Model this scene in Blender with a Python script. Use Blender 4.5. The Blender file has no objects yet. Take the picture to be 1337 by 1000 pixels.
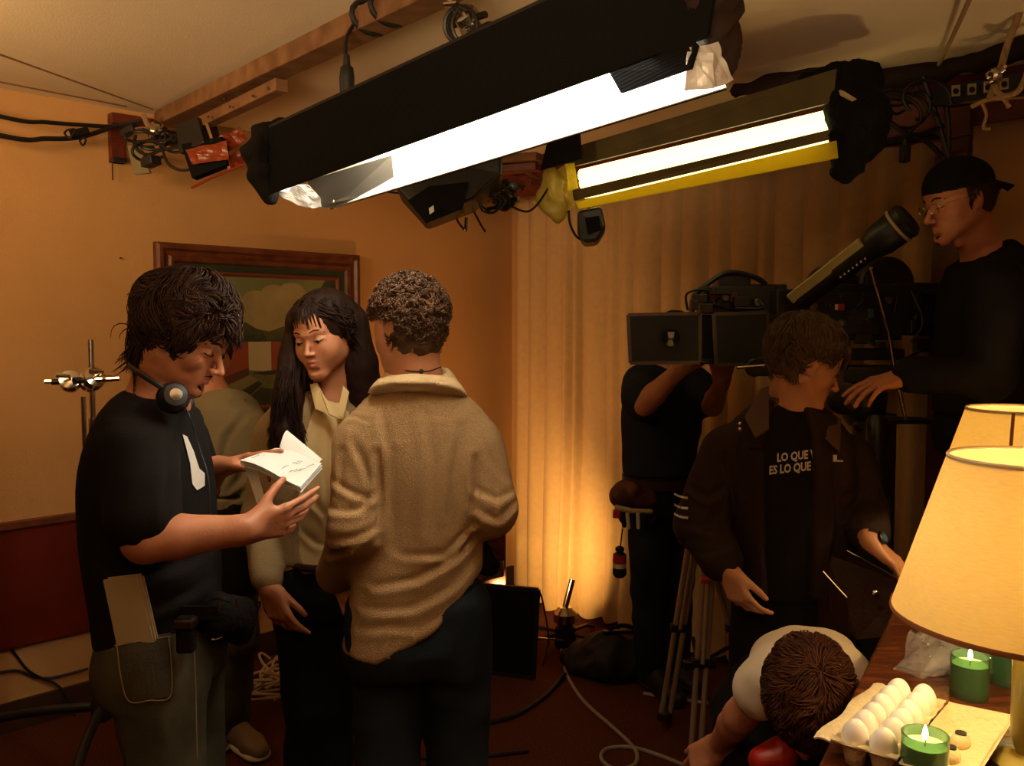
import bpy, math, random
import numpy as np
from mathutils import Vector, Matrix, noise as mnoise
from mathutils.bvhtree import BVHTree
random.seed(7); rng = np.random.default_rng(11)
S = bpy.context.scene; COL = S.collection
V = Vector
# ------------------------------------------------------------ camera
FPX, TH = 1150.0, math.radians(3.73)
CAMZ = 1.58
cd = bpy.data.cameras.new('camera'); cam = bpy.data.objects.new('camera', cd); COL.objects.link(cam)
cd.sensor_width = 36; cd.lens = 36*FPX/1337; cd.clip_start = .05
cam.location = (0, 0, CAMZ); cam.rotation_euler = (math.pi/2-TH, 0, 0)
S.camera = cam
S.view_settings.view_transform = 'Standard'; S.view_settings.look = 'None'
S.view_settings.exposure = 0.0; S.view_settings.gamma = 1; S.view_settings.use_curve_mapping = False
w = bpy.data.worlds.new('world'); S.world = w; w.use_nodes = True
w.node_tree.nodes['Background'].inputs[0].default_value = (1, .5, .2, 1)
w.node_tree.nodes['Background'].inputs[1].default_value = .02
def lamp(name, kind, loc, energy, color, **kw):
    l = bpy.data.lights.new(name, kind); l.energy = energy; l.color = color
    o = bpy.data.objects.new(name, l); COL.objects.link(o); o.location = loc
    look = kw.pop('look', None)
    for k, v in kw.items(): setattr(l, k, v)
    if look is not None: o.rotation_euler = (V(look)-V(loc)).to_track_quat('-Z', 'Y').to_euler()
    return o
def P(px, py, d):
    """a point seen at (px, py) standing d metres ahead of the camera"""
    x, u = px-668.5, 500-py
    v = V((x, FPX*math.cos(TH)+u*math.sin(TH), -FPX*math.sin(TH)+u*math.cos(TH)))
    return V((0, 0, CAMZ)) + v*(d/v.y)
lamp('added_wall_fill', 'AREA', (-1.95, 1.75, 2.2), 9, (1, .63, .28), shape='RECTANGLE', size=.8, size_y=.3, spread=2.0, look=(-1.05, 4.3, 2.05))  # unseen area light added off-frame to brighten the left wall
lamp('added_ceiling_fill', 'AREA', (-.5, -.9, 1.45), 19, (1, .68, .38), shape='RECTANGLE', size=.8, size_y=.5, spread=1.15, look=(-.5, .7, 2.47))  # added behind the camera to lift the ceiling, no such fixture in the room
WARM = (1, .60, .27)
lamp('added_rear_fill', 'AREA', (-.9, -.9, 2.30), 5, (1, .53, .19), shape='RECTANGLE', size=1.4, size_y=1.0, look=(-.4, .8, 0))  # added warm fill from behind the camera, not a lamp of the set
lamp('wall_glow_lamp', 'SPOT', P(575, 668, 3.95), 26, (1, .52, .2), spot_size=2.6, spot_blend=1, shadow_soft_size=.05, look=P(640, 430, 5.0))
lamp('curtain_uplight', 'SPOT', P(652, 790, 3.95), 100, (1, .60, .2), spot_size=1.5, spot_blend=1, shadow_soft_size=.05, look=P(700, 690, 4.9))
0 and lamp('red_practical_lamp', 'POINT', P(1262, 560, 3.3), 5, (1, .14, .05), shadow_soft_size=.12)
lamp('floor_fill_lamp', 'AREA', (1.0, .6, 1.7), 1.2, (1, .42, .2), size=.5, look=(.7, 3.2, .9))

# ------------------------------------------------------------ materials
def mat(name, col, rough=.6, metal=0, bump=0, bscale=60, var=0, vscale=8, emis=None, estr=0, trans=0, stretch=None, spec=None, sheen=0, alpha=None, sss=0, col2=None, translucent=0, wave=None):
    m = bpy.data.materials.new(name); m.use_nodes = True
    nt = m.node_tree; N, L = nt.nodes, nt.links
    b = N['Principled BSDF']
    b.inputs['Base Color'].default_value = (*col, 1); b.inputs['Roughness'].default_value = rough
    b.inputs['Metallic'].default_value = metal
    if spec is not None: b.inputs['Specular IOR Level'].default_value = spec
    if trans: b.inputs['Transmission Weight'].default_value = trans
    if sheen: b.inputs['Sheen Weight'].default_value = sheen
    if alpha is not None: b.inputs['Alpha'].default_value = alpha
    if sss:
        b.inputs['Subsurface Weight'].default_value = sss; b.inputs['Subsurface Radius'].default_value = (.02, .008, .004)
    if emis: b.inputs['Emission Color'].default_value = (*emis, 1); b.inputs['Emission Strength'].default_value = estr
    tc = N.new('ShaderNodeTexCoord'); mp = N.new('ShaderNodeMapping'); L.new(tc.outputs['Object'], mp.inputs['Vector'])
    if stretch: mp.inputs['Scale'].default_value = stretch
    if var or col2:
        n = N.new('ShaderNodeTexNoise'); n.inputs['Scale'].default_value = vscale; n.inputs['Detail'].default_value = 5
        L.new(mp.outputs['Vector'], n.inputs['Vector'])
        r = N.new('ShaderNodeMix'); r.data_type = 'RGBA'
        c2 = col2 or tuple(c*(1-var) for c in col); c1 = col if col2 else tuple(min(1, c*(1+var)) for c in col)
        r.inputs[6].default_value = (*c1, 1); r.inputs[7].default_value = (*c2, 1)
        mr = N.new('ShaderNodeMapRange'); mr.inputs['From Min'].default_value = .35; mr.inputs['From Max'].default_value = .65
        L.new(n.outputs['Fac'], mr.inputs['Value']); L.new(mr.outputs['Result'], r.inputs[0]); L.new(r.outputs[2], b.inputs['Base Color'])
    if bump:
        n = N.new('ShaderNodeTexNoise'); n.inputs['Scale'].default_value = bscale; n.inputs['Detail'].default_value = 3
        L.new(mp.outputs['Vector'], n.inputs['Vector'])
        bp = N.new('ShaderNodeBump'); bp.inputs['Strength'].default_value = bump; bp.inputs['Distance'].default_value = .01
        src = n.outputs['Fac']
        if wave:
            wv = N.new('ShaderNodeTexWave'); wv.inputs['Scale'].default_value = wave[0]; wv.bands_direction = wave[1]; wv.inputs['Distortion'].default_value = 1.0
            L.new(tc.outputs['Object'], wv.inputs['Vector']); ad = N.new('ShaderNodeMath'); ad.operation = 'ADD'
            L.new(wv.outputs['Fac'], ad.inputs[0]); L.new(n.outputs['Fac'], ad.inputs[1]); src = ad.outputs[0]
        L.new(src, bp.inputs['Height']); L.new(bp.outputs['Normal'], b.inputs['Normal'])
    if translucent:
        t = N.new('ShaderNodeBsdfTranslucent'); t.inputs['Color'].default_value = (*col, 1)
        mx = N.new('ShaderNodeMixShader'); mx.inputs[0].default_value = translucent
        L.new(b.outputs[0], mx.inputs[1]); L.new(t.outputs[0], mx.inputs[2]); L.new(mx.outputs[0], N['Material Output'].inputs['Surface'])
    m.diffuse_color = (*col, 1)
    return m
M = {}
def mk(name, *a, **k): M[name] = mat(name, *a, **k)
mk('wall_plaster', (.53, .285, .105), .85, bump=.15, bscale=220, var=.04, vscale=3)
mk('ceiling_paint', (.86, .70, .48), .9, bump=.1, bscale=160, var=.03, vscale=2)
mk('floor_carpet', (.11, .030, .012), .95, bump=.6, bscale=500, var=.3, vscale=120, spec=.12)
mk('baseboard', (.045, .018, .010), .5, var=.2)
mk('curtain_fabric', (.62, .40, .19), .85, bump=.3, bscale=700, var=.05, vscale=30, sheen=.1, translucent=.12, spec=.12)
mk('wood_pine', (.23, .11, .045), .6, bump=.2, bscale=30, col2=(.14, .06, .022), vscale=14, stretch=(1, 1, 1))
mk('wood_red', (.17, .030, .012), .4, bump=.15, bscale=40, col2=(.09, .014, .007), vscale=12)
mk('panel_red', (.105, .010, .004), .38, var=.25, vscale=2)
mk('frame_wood', (.16, .045, .016), .38, bump=.15, bscale=60, col2=(.09, .022, .009), vscale=20)
mk('liner_green', (.022, .03, .012), .7)
mk('liner_red', (.16, .03, .012), .6)
mk('table_wood', (.16, .045, .015), .2, col2=(.09, .022, .008), vscale=9, stretch=(1, 6, 1), bump=.05, bscale=40)
mk('black_metal', (.010, .009, .008), .45, var=.2)
mk('black_cloth', (.007, .0055, .005), .85, bump=.6, bscale=60, spec=.12)
mk('black_board', (.0035, .0035, .0035), .8, spec=.1, bump=.12, bscale=5, wave=(60, 'Z'))
mk('black_rubber', (.010, .008, .007), .55)
mk('dark_metal', (.06, .05, .04), .35, metal=.9)
mk('chrome', (.75, .70, .62), .18, metal=1)
mk('foil', (.85, .83, .78), .42, metal=.25, bump=1, bscale=18)
mk('white_reflector', (.85, .80, .66), .5, metal=.1)
mk('tube_white', (1, 1, 1), .4, emis=(1, .93, .78), estr=20)
mk('tube_yellow', (1, 1, .6), .4, emis=(1, .86, .34), estr=2.6)
mk('gel_yellow', (.95, .80, .04), .3, bump=.5, bscale=12, translucent=.5)
mk('gel_yellow_dull', (.48, .36, .05), .45, bump=.8, bscale=14)
mk('gel_orange', (.32, .05, .012), .3, bump=.6, bscale=14, translucent=.4)
mk('yellow_reflector', (.80, .66, .06), .4)
mk('olive_metal', (.085, .06, .015), .5, var=.2)
mk('rope', (.38, .22, .10), .9, bump=.6, bscale=200)
mk('cable_black', (.008, .006, .006), .5)
mk('cable_white', (.55, .42, .28), .5)
mk('cable_grey', (.30, .24, .18), .5)
mk('white_plastic', (.62, .56, .44), .5)
mk('red_plastic', (.45, .02, .01), .4)
mk('skin', (.50, .20, .095), .5, sss=.05, bump=.08, bscale=150, var=.05, vscale=25)
mk('skin_tan', (.44, .165, .075), .5, sss=.05, bump=.08, bscale=150, var=.05, vscale=25)
mk('skin_fair', (.56, .25, .125), .5, sss=.05, bump=.06, bscale=150, var=.04, vscale=25)
mk('lips', (.46, .145, .085), .45)
mk('eye_white', (.36, .29, .22), .3)
mk('iris', (.02, .010, .006), .1)
mk('hair_black', (.022, .010, .006), .58, var=.3, vscale=40, spec=.12)
mk('hair_brown', (.085, .042, .020), .58, var=.3, vscale=40, spec=.12)
mk('hair_dark', (.034, .015, .008), .58, var=.3, vscale=40, spec=.12)
mk('hair_reddish', (.075, .024, .010), .58, var=.3, vscale=40, spec=.12)
mk('hair_light', (.13, .078, .040), .58, var=.3, vscale=40, spec=.12)
mk('tee_black', (.010, .008, .007), .9, bump=.15, bscale=300, spec=.12)
mk('knit_beige', (.38, .235, .11), .95, bump=.5, bscale=420, var=.14, vscale=260, spec=.12)
mk('knit_collar', (.62, .44, .23), .95, bump=.4, bscale=420, spec=.12)  # paler collar knit, with the overhead key light worked into its colour
mk('denim_dark', (.012, .016, .022), .9, bump=.2, bscale=350, var=.25, vscale=6, spec=.12)
mk('denim_blue', (.060, .052, .030), .9, bump=.25, bscale=350, var=.35, vscale=7, spec=.12)
mk('denim_pocket', (.050, .042, .024), .9, bump=.25, bscale=350, var=.3, vscale=9, spec=.12)
mk('stitch', (.26, .17, .08), .8)
mk('cardigan', (.30, .20, .095), .95, bump=.3, bscale=420, var=.08, vscale=200, spec=.12)
mk('blouse', (.68, .50, .24), .8, bump=.1, bscale=300, spec=.12)
mk('shirt_grey', (.20, .165, .095), .9, bump=.15, bscale=300, var=.06, spec=.12)
mk('tee_navy', (.016, .018, .032), .9, bump=.15, bscale=300, spec=.12)
mk('trousers_black', (.010, .009, .010), .9, bump=.2, bscale=200, spec=.12)
mk('jacket_dark', (.028, .014, .009), .75, bump=.2, bscale=120, var=.1, spec=.12)
mk('jacket_collar', (.10, .055, .035), .8, bump=.2, bscale=120, spec=.12)
mk('tee_white', (.72, .58, .40), .9, bump=.15, bscale=300, spec=.12)
mk('paper', (.82, .79, .74), .8, bump=.05, bscale=100, var=.03, vscale=10, translucent=.1)
mk('paper_dull', (.42, .32, .18), .85, var=.08, vscale=6)
mk('ink', (.10, .09, .10), .8)
mk('print_white', (.60, .55, .48), .8)
mk('leather_brown', (.10, .035, .014), .5, bump=.3, bscale=90, var=.2, spec=.2)
mk('leather_dark', (.028, .010, .006), .45, bump=.2, bscale=90, var=.2, spec=.2)
mk('shoe_black', (.014, .011, .010), .5)
mk('shoe_tan', (.16, .10, .06), .6)
mk('glass_green', (.22, .45, .22), .10, trans=.8, var=.15, vscale=12)
mk('candle_wax', (.55, .68, .36), .5, sss=.2)
mk('flame', (1, .9, .7), .5, emis=(1, .85, .6), estr=14)
mk('egg_shell', (.90, .84, .74), .42, sss=.05)
mk('carton', (.62, .50, .28), .9, bump=.5, bscale=90, var=.05, vscale=20)
mk('plastic_film', (.85, .80, .72), .12, trans=.0, alpha=.16, bump=.4, bscale=60, spec=1)
mk('lamp_ceramic', (.32, .27, .07), .25, var=.08)
mk('bulb', (1, 1, .9), .4, emis=(1, .86, .52), estr=25)
mk('flag_black', (.007, .007, .007), .55)
mk('lens_glass', (.01, .012, .015), .05, spec=.8)
mk('cam_black', (.012, .011, .011), .4, var=.3, vscale=20)
mk('cream_strip', (.42, .36, .14), .5)
mk('label_blue', (.03, .10, .16), .5)
mk('gasbag', (.006, .004, .005), .75, bump=.5, bscale=30)
mk('white_cloth', (.8, .7, .55), .8)

# ------------------------------------------------------------ object helpers
def tag(o, label=None, cat=None, group=None, kind=None):
    if label: o['label'] = label
    if cat: o['category'] = cat
    if group: o['group'] = group
    if kind: o['kind'] = kind
    return o
def thing(name, label, cat, loc=(0, 0, 0), group=None):
    o = bpy.data.objects.new(name, None); COL.objects.link(o); o.location = loc; o.empty_display_size = .05
    return tag(o, label, cat, group)
def setparent(o, parent):
    if parent is None: return
    o.parent = parent
    if parent.type == 'EMPTY': o.matrix_parent_inverse = Matrix.Translation(-V(parent.location))
def link_mesh(name, me, mats, parent=None, smooth=True, bevel=0):
    for m_ in (mats if isinstance(mats, (list, tuple)) else [mats]):
        me.materials.append(M[m_] if isinstance(m_, str) else m_)
    o = bpy.data.objects.new(name, me); COL.objects.link(o); setparent(o, parent)
    if smooth:
        me.shade_smooth()
        try: me.set_sharp_from_angle(angle=math.radians(38))
        except Exception: pass
    if bevel:
        b = o.modifiers.new('b', 'BEVEL'); b.width = bevel; b.segments = 2; b.limit_method = 'ANGLE'
    return o
def frame_from(axis, up=(0, 0, 1)):
    z = V(axis).normalized(); u = V(up)
    if abs(z.dot(u.normalized())) > .98: u = V((1, 0, 0))
    x = u.cross(z).normalized(); y = z.cross(x)
    return x, y, z
class MB:
    def __init__(s): s.v = []; s.f = []; s.m = []; s.cm = 0
    def add(s, vs, fs):
        o = len(s.v); s.v += [V(p) for p in vs]; s.f += [tuple(i+o for i in f) for f in fs]; s.m += [s.cm]*len(fs); return s
    def mat(s, i): s.cm = i; return s
    def box(s, c, size, R=None):
        c = V(c); h = [x/2 for x in size]; R = R or Matrix.Identity(3)
        vs = [c + R @ V((sx*h[0], sy*h[1], sz*h[2])) for sx in (-1, 1) for sy in (-1, 1) for sz in (-1, 1)]
        return s.add(vs, [(0, 1, 3, 2), (4, 6, 7, 5), (0, 4, 5, 1), (2, 3, 7, 6), (0, 2, 6, 4), (1, 5, 7, 3)])
    def bar(s, a, b, w_, h_, up=(0, 0, 1)):
        a, b = V(a), V(b); x, y, z = frame_from(b-a, up); R = Matrix((x, y, z)).transposed()
        return s.box((a+b)/2, (w_, h_, (b-a).length), R)
    def tube(s, pts, r, n=8, cap=True):
        pts = [V(p) for p in pts]; k = len(pts); rr = r if isinstance(r, (list, tuple)) else [r]*k
        vs = []; x = None
        for i, p in enumerate(pts):
            t = (pts[min(i+1, k-1)]-pts[max(i-1, 0)])
            t = t.normalized() if t.length > 1e-9 else V((0, 0, 1))
            if x is None: x, y, _ = frame_from(t)
            else:
                x = (x - t*x.dot(t));
                if x.length < 1e-6: x, y, _ = frame_from(t)
                x.normalize(); y = t.cross(x)
            vs += [p + (x*math.cos(a)+y*math.sin(a))*rr[i] for a in [2*math.pi*j/n for j in range(n)]]
        fs = [(i*n+j, i*n+(j+1) % n, (i+1)*n+(j+1) % n, (i+1)*n+j) for i in range(k-1) for j in range(n)]
        if cap: fs += [tuple(range(n-1, -1, -1)), tuple(range((k-1)*n, k*n))]
        return s.add(vs, fs)
    def lathe(s, c, prof, n=24, axis=(0, 0, 1), closed=False):
        c = V(c); x, y, z = frame_from(axis, (0, 1, 0) if abs(V(axis).normalized().z) > .9 else (0, 0, 1)); vs = []
        for (r, h) in prof: vs += [c + z*h + (x*math.cos(a)+y*math.sin(a))*r for a in [2*math.pi*j/n for j in range(n)]]
        k = len(prof); fs = [(i*n+j, i*n+(j+1) % n, (i+1)*n+(j+1) % n, (i+1)*n+j) for i in range(k-1) for j in range(n)]
        if closed: fs += [((k-1)*n+j, (k-1)*n+(j+1) % n, (j+1) % n, j) for j in range(n)]
        else:
            if prof[0][0] > 1e-6: fs.append(tuple(range(n-1, -1, -1)))
            if prof[-1][0] > 1e-6: fs.append(tuple(range((k-1)*n, k*n)))
        return s.add(vs, fs)
    def slab(s, poly, thick):
        """polygon in space given thickness along its normal"""
        poly = [V(p) for p in poly]; nrm = V((0, 0, 0))
        for i in range(len(poly)): nrm += (poly[i]-poly[0]).cross(poly[(i+1) % len(poly)]-poly[0])
        nrm.normalize(); n = len(poly)
        vs = [p-nrm*thick/2 for p in poly]+[p+nrm*thick/2 for p in poly]
        return s.add(vs, [tuple(range(n-1, -1, -1)), tuple(range(n, 2*n))]+[(i, (i+1) % n, n+(i+1) % n, n+i) for i in range(n)])
    def sheet(s, grid, thick=0):
        """grid[i][j] points -> surface (with thickness)"""
        a, b = len(grid), len(grid[0]); g = [[V(p) for p in r] for r in grid]
        F = lambda o: [(o+i*b+j, o+i*b+j+1, o+(i+1)*b+j+1, o+(i+1)*b+j) for i in range(a-1) for j in range(b-1)]
        flat = [p for r in g for p in r]
        if not thick: return s.add(flat, F(0))
        nr = []
        for i in range(a):
            for j in range(b):
                u = g[min(i+1, a-1)][j]-g[max(i-1, 0)][j]; v = g[i][min(j+1, b-1)]-g[i][max(j-1, 0)]
                n = u.cross(v); nr.append(n.normalized() if n.length > 1e-9 else V((0, 0, 1)))
        vs = [p-n*thick/2 for p, n in zip(flat, nr)]+[p+n*thick/2 for p, n in zip(flat, nr)]; N0 = a*b
        fs = F(0)+[tuple(reversed(f)) for f in F(N0)]
        rim = [(i*b) for i in range(a)]+[(a-1)*b+j for j in range(1, b)]+[i*b+b-1 for i in range(a-2, -1, -1)]+[j for j in range(b-2, 0, -1)]
        fs += [(rim[i], rim[(i+1) % len(rim)], rim[(i+1) % len(rim)]+N0, rim[i]+N0) for i in range(len(rim))]
        return s.add(vs, fs)
    def build(s, name, mats, parent=None, smooth=True, bevel=0):
        me = bpy.data.meshes.new(name); me.from_pydata([tuple(p) for p in s.v], [], s.f)
        me.polygons.foreach_set('material_index', s.m); me.update()
        return link_mesh(name, me, mats, parent, smooth, bevel)
def spline(pts, n=10, closed=False):
    """Catmull-Rom through pts"""
    p = [V(q) for q in pts]; k = len(p); out = []
    rngk = range(k if closed else k-1)
    for i in rngk:
        p0, p1, p2, p3 = (p[(i-1) % k], p[i], p[(i+1) % k], p[(i+2) % k]) if closed else (p[max(i-1, 0)], p[i], p[i+1], p[min(i+2, k-1)])
        for j in range(n):
            t = j/n
            out.append(.5*((2*p1)+(-p0+p2)*t+(2*p0-5*p1+4*p2-p3)*t*t+(-p0+3*p1-3*p2+p3)*t**3))
    if not closed: out.append(p[-1])
    return out
def cable(name, pts, r, m, parent=None, n=6, sm=8): return MB().tube(spline(pts, sm), r, n).build(name, m, parent)

# ------------------------------------------------------------ the room
U_ = V((.70711, .70711, 0)); W_ = V((.70711, -.70711, 0)); CR = V((0, 5.31, 0)); CZ = 2.47
def RM(u, w_, z=0): return CR + U_*u + W_*w_ + V((0, 0, z))     # u along left wall (negative = towards us), w along back wall
RR = Matrix((U_, W_, V((0, 0, 1)))).transposed()
def roombox(name, u0, u1, w0, w1, z0, z1, m, kind='structure', parent=None, bevel=0):
    o = MB().box(RM((u0+u1)/2, (w0+w1)/2, (z0+z1)/2), (u1-u0, w1-w0, z1-z0), RR).build(name, m, parent, smooth=False, bevel=bevel)
    if kind and not parent: o['kind'] = kind
    return o
LX, LW = 8.2, 7.4
roombox('floor', -LX, .2, -.2, LW, -.1, 0, 'floor_carpet')
roombox('ceiling', -LX, .2, -.2, LW, CZ, CZ+.1, 'ceiling_paint')
roombox('wall_left', -LX, .2, -.2, 0, 0, CZ, 'wall_plaster')
roombox('wall_back', 0, .2, 0, LW, 0, CZ, 'wall_plaster')
roombox('wall_front', -LX-.2, -LX, -.2, LW, 0, CZ, 'wall_plaster')
roombox('wall_right', -LX, .2, LW, LW+.2, 0, CZ, 'wall_plaster')
roombox('baseboard_left', -LX, 0, 0, .018, 0, .115, 'baseboard')
# the wall's return to the right of the curtain
wr = roombox('wall_return', -.27, 0, 2.64, LW, 0, CZ, 'wall_plaster')
# pelmet board over the curtain, split in boards end to end
pel = roombox('trim_1', -.36, -.33, .02, 2.0, 2.26, CZ-.002, 'wood_red')
roombox('trim_2', -.36, -.33, 2.003, LW, 2.29, CZ-.002, 'wood_red')
roombox('trim_3', -.33, -.27, 2.53, 2.64, 0, 2.2, 'wood_red')
# ------------------------------------------------------------ curtain
def curtain():
    t = thing('curtain', 'long beige pleated curtain hanging behind the film camera', 'curtain', RM(-.22, 1.2))
    nx, nz = 560, 26; W0, W1 = .22, 2.50; r2 = random.Random(3)
    ph = [0]; 
    while ph[-1] < 3.5: ph.append(ph[-1]+r2.uniform(.065, .17))
    amp = [r2.uniform(.022, .05) for _ in ph]; sharp = [r2.uniform(.6, 1.6) for _ in ph]; dr = [r2.uniform(-.02, .02) for _ in ph]
    g = []
    for i in range(nz+1):
        z = 2.28 - (2.28-.02)*i/nz; row = []
        lo = (i/nz)
        for j in range(nx+1):
            wv = W0+(W1-W0)*j/nx
            x = wv + .015*math.sin(z*2.2+wv*3)*lo
            k = max(q for q in range(len(ph)) if ph[q] <= max(x, 0)+1e-9); k = min(k, len(ph)-2)
            f = (max(x, 0)-ph[k])/(ph[k+1]-ph[k])
            d = -abs(math.sin(math.pi*f))**sharp[k]*amp[k]*(.75+.45*lo) + .012*math.sin(wv*7+z*1.3)*lo
            zz = z + (.012*math.sin(wv*9) - .02*math.sin(math.pi*f) if i == nz else 0)
            row.append(RM(-.18+d, wv, zz+ (0.012 if i == nz else 0)))
        g.append(row)
    MB().sheet(g, .004).build('drape', 'curtain_fabric', t)
    MB().tube([RM(-.2, 0.2, 2.3), RM(-.2, 2.5, 2.3)], .012).build('curtain_rod', 'dark_metal', t)
curtain()
# ------------------------------------------------------------ wainscot panel on the left wall (u positions measured from photo)
def LWP(px, z, off=0):                                           # point of the left wall under pixel column px
    k = (px-668.5)/FPX                                            # X = k*d ; wall: X = -1.95+t, d = 3.36+t  (X-d = -5.31)
    d = 5.31/(1-k); return V((k*d, d, z)) + W_*off
def wall_u(px): return (LWP(px, 0)-CR).dot(U_)
t = thing('wall_panel', 'wide dark red wooden panel mounted low on the left wall', 'wall panel', LWP(80, .34, .02))
u1 = wall_u(346); u0 = -4.6
roombox('board', u0, u1, .002, .03, .335, .80, 'panel_red', parent=t)
roombox('top_rail', u0, u1+.01, .002, .042, .80, .825, 'frame_wood', parent=t)
# ------------------------------------------------------------ framed painting
def painting():
    t = thing('framed_painting', 'village landscape painting in a wide dark wooden frame', 'painting', LWP(335, 1.1, .02))
    ua, ub = wall_u(203), wall_u(466); za, zb = 1.075, 1.935
    def prof(poly, w_, d0, name, m):                              # mitred frame pieces
        for (a, b, ia, ib) in ((0, 1, 0, 1), (1, 2, 1, 2), (2, 3, 2, 3), (3, 0, 3, 0)):
            pass
    def ring(u0, u1, z0, z1, w_, dprof, name, m):
        c = [(u0, z0), (u1, z0), (u1, z1), (u0, z1)]
        inn = [(1, 1), (-1, 1), (-1, -1), (1, -1)]
        for i in range(4):
            j = (i+1) % 4; g = []
            for (f, h) in dprof:
                g.append([RM(c[i][0]+inn[i][0]*w_*f, h, c[i][1]+inn[i][1]*w_*f), RM(c[j][0]+inn[j][0]*w_*f, h, c[j][1]+inn[j][1]*w_*f)])
            b = MB().sheet(g, 0)
            for s_ in (0, 1):
                pts = [q[s_] for q in g]; n0 = len(b.v); b.v += pts; b.f.append(tuple(range(n0, n0+len(pts)))); b.m.append(0)
            b.build(name, m, t, smooth=False)
    ring(ua, ub, za, zb, .085, [(0, .003), (0, .035), (.12, .048), (.3, .048), (.42, .034), (.6, .030), (.72, .042), (.9, .036), (1, .022)], 'frame_rail', 'frame_wood')
    ring(ua+.085, ub-.085, za+.085, zb-.085, .030, [(0, .022), (1, .018)], 'green_liner', 'liner_green')
    ring(ua+.115, ub-.115, za+.115, zb-.115, .018, [(0, .024), (.5, .026), (1, .014)], 'red_liner', 'liner_red')
    a, b_, c, d = ua+.133, ub-.133, za+.133, zb-.133
    mats = [mat('paint_sky', (.20, .20, .075), .7, col2=(.13, .14, .055), vscale=4), mat('paint_cloud', (.36, .28, .12), .7, col2=(.26, .21, .09), vscale=9),
            mat('paint_hill', (.075, .075, .028), .7, col2=(.045, .05, .02), vscale=14), mat('paint_trees', (.020, .028, .012), .7, col2=(.045, .05, .018), vscale=40),
            mat('paint_redwall', (.26, .055, .025), .7), mat('paint_white', (.44, .36, .22), .7), mat('paint_field', (.14, .135, .045), .7, col2=(.10, .10, .035), vscale=25),
            mat('paint_path', (.20, .17, .075), .7), mat('paint_shadow', (.022, .025, .012), .7, col2=(.035, .04, .015), vscale=20), mat('paint_brown', (.09, .03, .018), .7)]
    m = MB()
    def poly(mi, pts, lay):
        m.mat(mi); m.add([RM(a+(b_-a)*x, .012+.0006*lay, c+(d-c)*y) for x, y in pts], [tuple(range(len(pts)))])
    poly(0, [(0, 0), (1, 0), (1, 1), (0, 1)], 0)
    cl = [(.25, .62), (.30, .80), (.38, .78), (.43, .88), (.50, .86), (.56, .94), (.63, .90), (.70, .95), (.76, .86), (.84, .88), (.9, .74), (1, .70), (1, .5), (.25, .5)]
    for cx, cy, rx, ry in ((.34, .70, .09, .10), (.44, .78, .11, .12), (.56, .80, .12, .15), (.68, .84, .12, .13), (.80, .76, .13, .12), (.60, .66, .30, .12), (.92, .66, .08, .10)):
        lay1 = 1+.08*len(m.f); poly(1, [(min(cx+rx*math.cos(q)*(1+.05*math.sin(7*q)), 1), cy+ry*math.sin(q)) for q in [k*math.pi/14 for k in range(28)]], lay1)
    poly(2, [(0, .45), (0, .78), (.12, .74), (.30, .70), (.44, .60), (.52, .58), (.62, .62), (.80, .72), (1, .80), (1, .45)], 2)
    tr = [(0, .40)]; r2 = random.Random(5)
    for i in range(41): tr.append((i/40, .50+.05*math.sin(i*.5)+r2.uniform(0, .08)))
    tr.append((1, .40)); poly(3, tr, 3)
    poly(3, [(.84, .80), (.88, .92), (.93, 1), (1, 1), (1, .72), (.92, .74)], 4)
    poly(6, [(0, 0), (1, 0), (1, .42), (0, .42)], 4)
    poly(4, [(0, .12), (.38, .30), (.38, .50), (0, .52)], 5); poly(9, [(0, .06), (.38, .24), (.38, .30), (0, .14)], 6)
    poly(5, [(.38, .28), (.53, .26), (.53, .50), (.38, .50)], 5); poly(4, [(.53, .26), (.66, .30), (.66, .50), (.53, .50)], 5)
    poly(5, [(.66, .30), (.86, .30), (.86, .44), (.66, .44)], 5); poly(4, [(.66, .44), (.88, .44), (.88, .50), (.66, .50)], 6)
    for x in (.69, .75, .81): poly(3, [(x, .30), (x+.03, .30), (x+.03, .39), (x, .39)], 6)
    poly(9, [(.58, .29), (.61, .29), (.61, .40), (.58, .40)], 6)
    poly(7, [(0, -0.0), (.14, 0), (.44, .20), (.38, .24), (0, .04)], 6)
    poly(8, [(.14, 0), (.44, .19), (.47, .17), (.30, 0)], 6); poly(8, [(.30, 0), (.46, .14), (.80, .06), (.78, 0)], 6)
    poly(8, [(.40, .255), (.50, .235), (.66, .25), (.86, .27), (.84, .295), (.5, .27)], 6)
    m.build('canvas', mats, t, smooth=False)
painting()
MB().tube([LWP(160, 1.86, 0), LWP(160, 1.86, .012)], .003).build('wall_nail', 'dark_metal').update_tag()
tag(bpy.data.objects['wall_nail'], 'small dark nail in the wall left of the painting', 'nail')
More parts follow.
